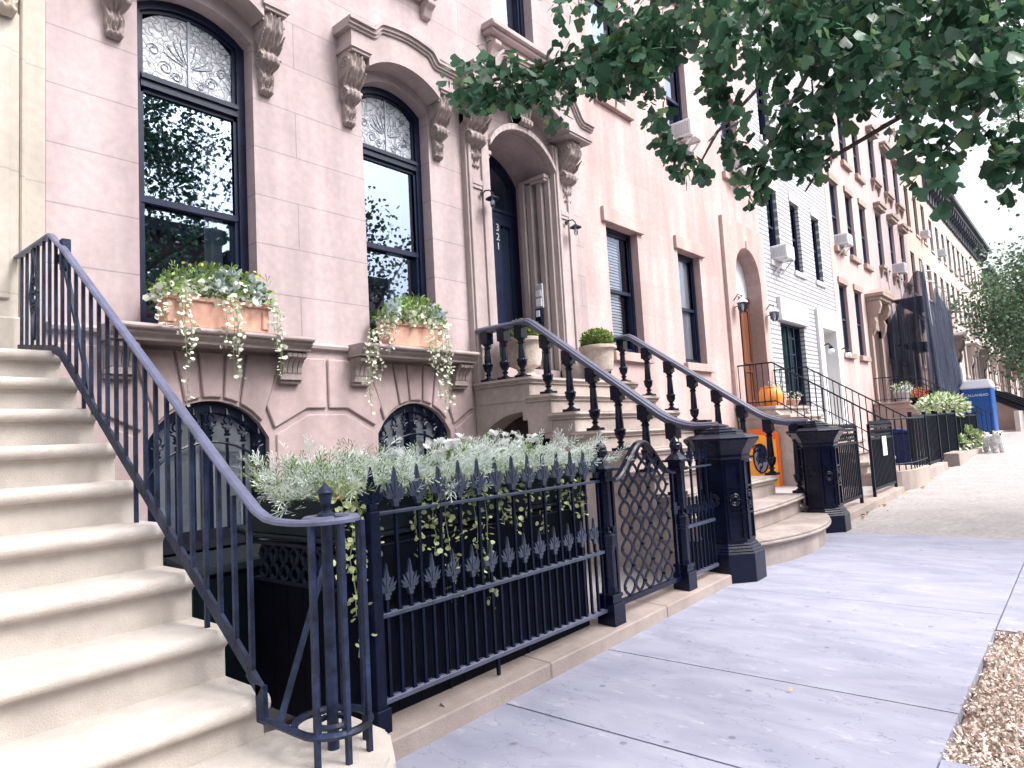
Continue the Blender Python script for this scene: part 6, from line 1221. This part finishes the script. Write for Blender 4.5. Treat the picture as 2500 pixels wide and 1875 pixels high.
def dog():
    x0, y0 = 24.0, 2.38; z0 = gz(24)-.003; T = thing('dog', 'small fluffy white dog standing on the pavement beside the planted strip', 'dog', (x0, y0, z0))
    me = bpy.data.meshes.new('body'); V = [(.0, 0, .27), (-.14, 0, .28), (-.20, .01, .30), (.12, 0, .27), (.20, 0, .27), (-.27, .02, .36), (-.31, .03, .38), (-.37, .04, .36), (.25, 0, .33), (.27, .02, .41)]
    E = [(0, 1), (1, 2), (0, 3), (3, 4), (2, 5), (5, 6), (6, 7), (4, 8), (8, 9)]; Rr = [.105, .105, .10, .10, .09, .075, .08, .045, .035, .03]
    for (bx, hind) in ((-.17, 0), (.17, 1)):
        for s in (-1, 1):
            k = len(V); r0 = 2 if not hind else 4
            if hind: V += [(bx+.02, s*.065, .20), (bx+.055, s*.07, .11), (bx+.03, s*.07, .03), (bx+.0, s*.07, .015)]
            else: V += [(bx-.01, s*.06, .19), (bx+.0, s*.065, .11), (bx-.0, s*.065, .03), (bx-.03, s*.065, .015)]
            E += [(r0, k), (k, k+1), (k+1, k+2), (k+2, k+3)]; Rr += [.055 if hind else .048, .036, .032, .03]
    me.from_pydata([(a, b, c) for a, b, c in V], E, []); o = bpy.data.objects.new('body', me); COL.objects.link(o); o.parent = T; LOC[o.name] = LOC[T.name]
    sk = o.modifiers.new('skin', 'SKIN'); 
    for i, v in enumerate(me.skin_vertices[0].data): v.radius = (Rr[i], Rr[i])
    me.skin_vertices[0].data[0].use_root = True; sk.use_smooth_shade = True; ss = o.modifiers.new('sub', 'SUBSURF'); ss.levels = 2; ss.render_levels = 2
    dg = bpy.context.evaluated_depsgraph_get(); me2 = bpy.data.meshes.new_from_object(o.evaluated_get(dg)); o.modifiers.clear(); o.data = me2; me2.materials.clear(); me2.materials.append(MATS['dog_fur'])
    rg = np.random.default_rng(2); co = np.array([v.co for v in me2.vertices]); idx = rg.integers(0, len(co), 1500); nr = np.array([me2.vertices[i].normal for i in idx])
    P = co[idx]+np.array(LOC[T.name]); leaves('coat', P, .034, T_TRI, 'dog_fur', T, nr*.6+np.array([0, 0, -.9]), .35, .2, 3)
    m = MB(); L = LOC[T.name]
    for s in (-1, 1): m.prism([(L.x-.33, L.z+.44), (L.x-.27, L.z+.45), (L.x-.25, L.z+.36), (L.x-.29, L.z+.33)], L.y+.03+s*.075-.012, L.y+.03+s*.075+.012)
    m.build('ear', 'dog_fur', T, bevel=.008); m = MB(); m.sphere((L.x-.425, L.y+.045, L.z+.375), .018)
    for s in (-1, 1): m.sphere((L.x-.375, L.y+.03+s*.035, L.z+.41), .011)
    m.build('nose', 'dog_nose', T, smooth=True); T.rotation_euler = (0, 0, R(28)); T.scale = (1.4, 1.4, 1.4)
dog()
# ------------------------------------------------------------------ trees
def limb(m, pts, r0, r1, n=7):
    k = len(pts); m.tube(pts, [r0+(r1-r0)*i/(k-1) for i in range(k)], n)
CL = [tuple(map(float, s.split(','))) for s in CLUMPS.split(';')]
T = thing('ginkgo_tree', 'near ginkgo whose leafy branches hang across the top right of the view', 'tree', (4.7, -.75, 0))
m = MB(); limb(m, [(4.7, -.75, -.1), (4.68, -.74, 1.2), (4.72, -.72, 2.4), (4.65, -.8, 4.2), (4.8, -.9, 6.5), (4.9, -1, 8.5)], .17, .05, 10); m.build('trunk', 'bark', T, smooth=True)
m = MB(); rg = np.random.default_rng(8)
for pts, a, b in (([(4.68, -.74, 2.9), (4.3, -.3, 3.4), (3.7, .5, 3.6), (3.1, 1.4, 3.56), (2.75, 2.05, 3.43), (2.55, 2.4, 3.38)], .05, .006), ([(3.7, .5, 3.75), (3.3, .9, 3.3), (2.95, 1.2, 2.85), (2.72, 1.22, 2.6)], .016, .003), ([(3.75, .45, 3.7), (3.2, .85, 3.1), (2.8, 1.0, 2.55), (2.75, .95, 2.4)], .016, .003), ([(4.3, -.3, 3.4), (3.6, .3, 3.0), (2.9, .75, 2.55), (2.8, .8, 2.42)], .02, .003), ([(4.7, -.75, 2.7), (4.1, -.15, 2.9), (3.4, .2, 2.8), (3.0, .35, 2.5)], .03, .004), ([(3.4, .3, 3.7), (3.0, .7, 3.4), (2.6, 1.1, 3.1)], .014, .003), ([(4.2, -.2, 3.4), (3.5, -.0, 3.2), (3.1, .12, 2.75), (3.05, .12, 2.4)], .02, .003)):
    limb(m, pts, a, b, 6)
for k in range(9): a = k*.75+.3; limb(m, [(4.75, -.85, 4+.5*k), (4.75+1.1*math.cos(a), -.85+1.0*math.sin(a), 4.7+.5*k), (4.75+2.1*math.cos(a), -.85+1.9*math.sin(a), 5.1+.5*k)], .045, .01, 6)
m.build('branch', 'bark', T, smooth=True)
P = []; Dd = []
for (x, y, z, r_) in CL:
    n = int(27*(r_/.1)**1.6); d = rg.normal(size=(n, 3)); d /= np.linalg.norm(d, axis=1)[:, None]; q = d*(rg.uniform(.1, 1, n)**.5)[:, None]*r_; P.append(np.array((x, y, z))+q); Dd.append(d*.4+np.array([0, 0, -.55]))
P = np.concatenate(P); Dd = np.concatenate(Dd); leaves('hanging_foliage', P, .050, T_FAN, ['ginkgo_leaf', 'ginkgo_light'], T, Dd, .4, .35, 5, mi=(rg.random(len(P)) < .14).astype(int), svar=.42)
P = []
while len(P) < 190:
    a = rg.uniform(0, 6.28); rr = rg.uniform(.4, 2.5); z = rg.uniform(5.7, 9.9); c = (4.8+rr*math.cos(a), -1.0+rr*.9*math.sin(a), z)
    if rr > 2.7-abs(z-6.9)*.5 or c[1] > 1.35: continue
    P.append(c)
P += [(rg.uniform(3.6, 6.4), rg.uniform(-2.4, -.35), rg.uniform(4.3, 5.7)) for _ in range(18)]
Q = np.concatenate([np.array(c)+rg.normal(size=(46, 3))*.20 for c in P]); Q = Q[(Q[:, 2] > 5.4) | (Q[:, 1] < -.05)]; leaves('crown', Q, .085, T_FAN, ['ginkgo_leaf', 'yellow_leaf'], T, None, 1, .5, 6, mi=(rg.random(len(Q)) < .02).astype(int))
def tree(label, x, y, zt, rc, zc, rz, ncl, per, sz, mtl, seed, tr=.16, lean=0, grp='street trees along the kerb', csz=.45, name='street_tree', ymax=99, shell=.35):
    rg = np.random.default_rng(seed); T = thing(name, label, 'tree', (x, y, gz(x)), grp); m = MB(); z0 = gz(x)-.1
    limb(m, [(x, y, z0), (x+.05, y, z0+1.5), (x-.04+lean*.3, y+.05, zc-rz*.6), (x+lean, y, zc+rz*.4)], tr, tr*.3, 9); m.build('trunk', 'bark', T, smooth=True); m = MB()
    cs = blob(rg, (x+lean, y, zc), (rc, rc, rz), ncl, shell); cs = cs[cs[:, 1] < ymax]
    for c in cs[::max(1, len(cs)//16)]: b = Vector((x+lean*.5, y, zc-rz*.55+rg.uniform(0, rz*.6))); limb(m, [b, b.lerp(Vector(c), .5)+Vector((0, 0, .2)), Vector(c)], tr*.32, .012, 5)
    m.build('branch', 'bark', T, smooth=True)
    Q = np.concatenate([c+rg.normal(size=(per, 3))*csz*np.array([1, 1, .7]) for c in cs]); leaves('crown', Q, sz, T_ROUND, [mtl, 'yellow_leaf'], T, None, 1, .5, seed, mi=(rg.random(len(Q)) < .008).astype(int)); return T
tree('street tree just beyond the pit with the wood chips, outside the right edge', 11.6, -2.5, 0, 2.1, 5.6, 2.8, 85, 44, .11, 'tree_leaf', 21, .17, ymax=-.9)
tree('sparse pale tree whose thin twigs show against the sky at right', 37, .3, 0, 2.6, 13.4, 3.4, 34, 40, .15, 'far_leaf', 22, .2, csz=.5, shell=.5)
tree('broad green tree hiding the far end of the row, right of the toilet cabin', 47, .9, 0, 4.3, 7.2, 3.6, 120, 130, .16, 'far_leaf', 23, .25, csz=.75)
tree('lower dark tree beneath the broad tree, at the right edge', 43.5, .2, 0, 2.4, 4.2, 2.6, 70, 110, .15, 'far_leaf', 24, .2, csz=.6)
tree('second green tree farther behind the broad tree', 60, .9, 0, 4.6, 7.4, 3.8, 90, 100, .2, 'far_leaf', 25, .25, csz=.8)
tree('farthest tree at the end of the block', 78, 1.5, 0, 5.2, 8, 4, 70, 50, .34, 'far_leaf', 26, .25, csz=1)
# houses and trees across the street, which the window glass mirrors
for i, (x0, x1, c, h) in enumerate(((-12, -2, 'brick_red', 12), (-2, 7, 'rose_stone', 11.2), (7, 16, 'brick_red', 12.4), (16, 26, 'sand_stone', 11.5))):
    T = thing('opposite_house', ['red brick house across the street, behind the camera', 'rosy house across the street, behind the camera', 'second red brick house across the street', 'sand coloured house across the street'][i], 'house', ((x0+x1)/2, -19, 0), 'houses across the street'); MB().box(x0, x1-.01, -27, -19, -.3, h).build('wall', c, T); m = MB()
    for k in range(3):
        for j in range(3): xw = x0+(x1-x0)*(j+.5)/3; m.box(xw-.55, xw+.55, -19.02, -18.96, 1.8+3.3*k, 4+3.3*k)
    m.build('window', 'glass_far', T); MB().box(x0, x1-.01, -19, -18.4, h-.6, h-.02).build('cornice', 'dark_cornice', T)
for i, (x, y) in enumerate(((1.5, -13), (8, -12.5), (16, -13))): tree(['tree across the street on the left, mirrored in the big window', 'tree across the street mirrored in the smaller window', 'third tree across the street'][i], x, y, 0, 2.6, 6.6, 3.0, 60, 40, .2, 'tree_leaf', 60+i, .2, csz=.6)
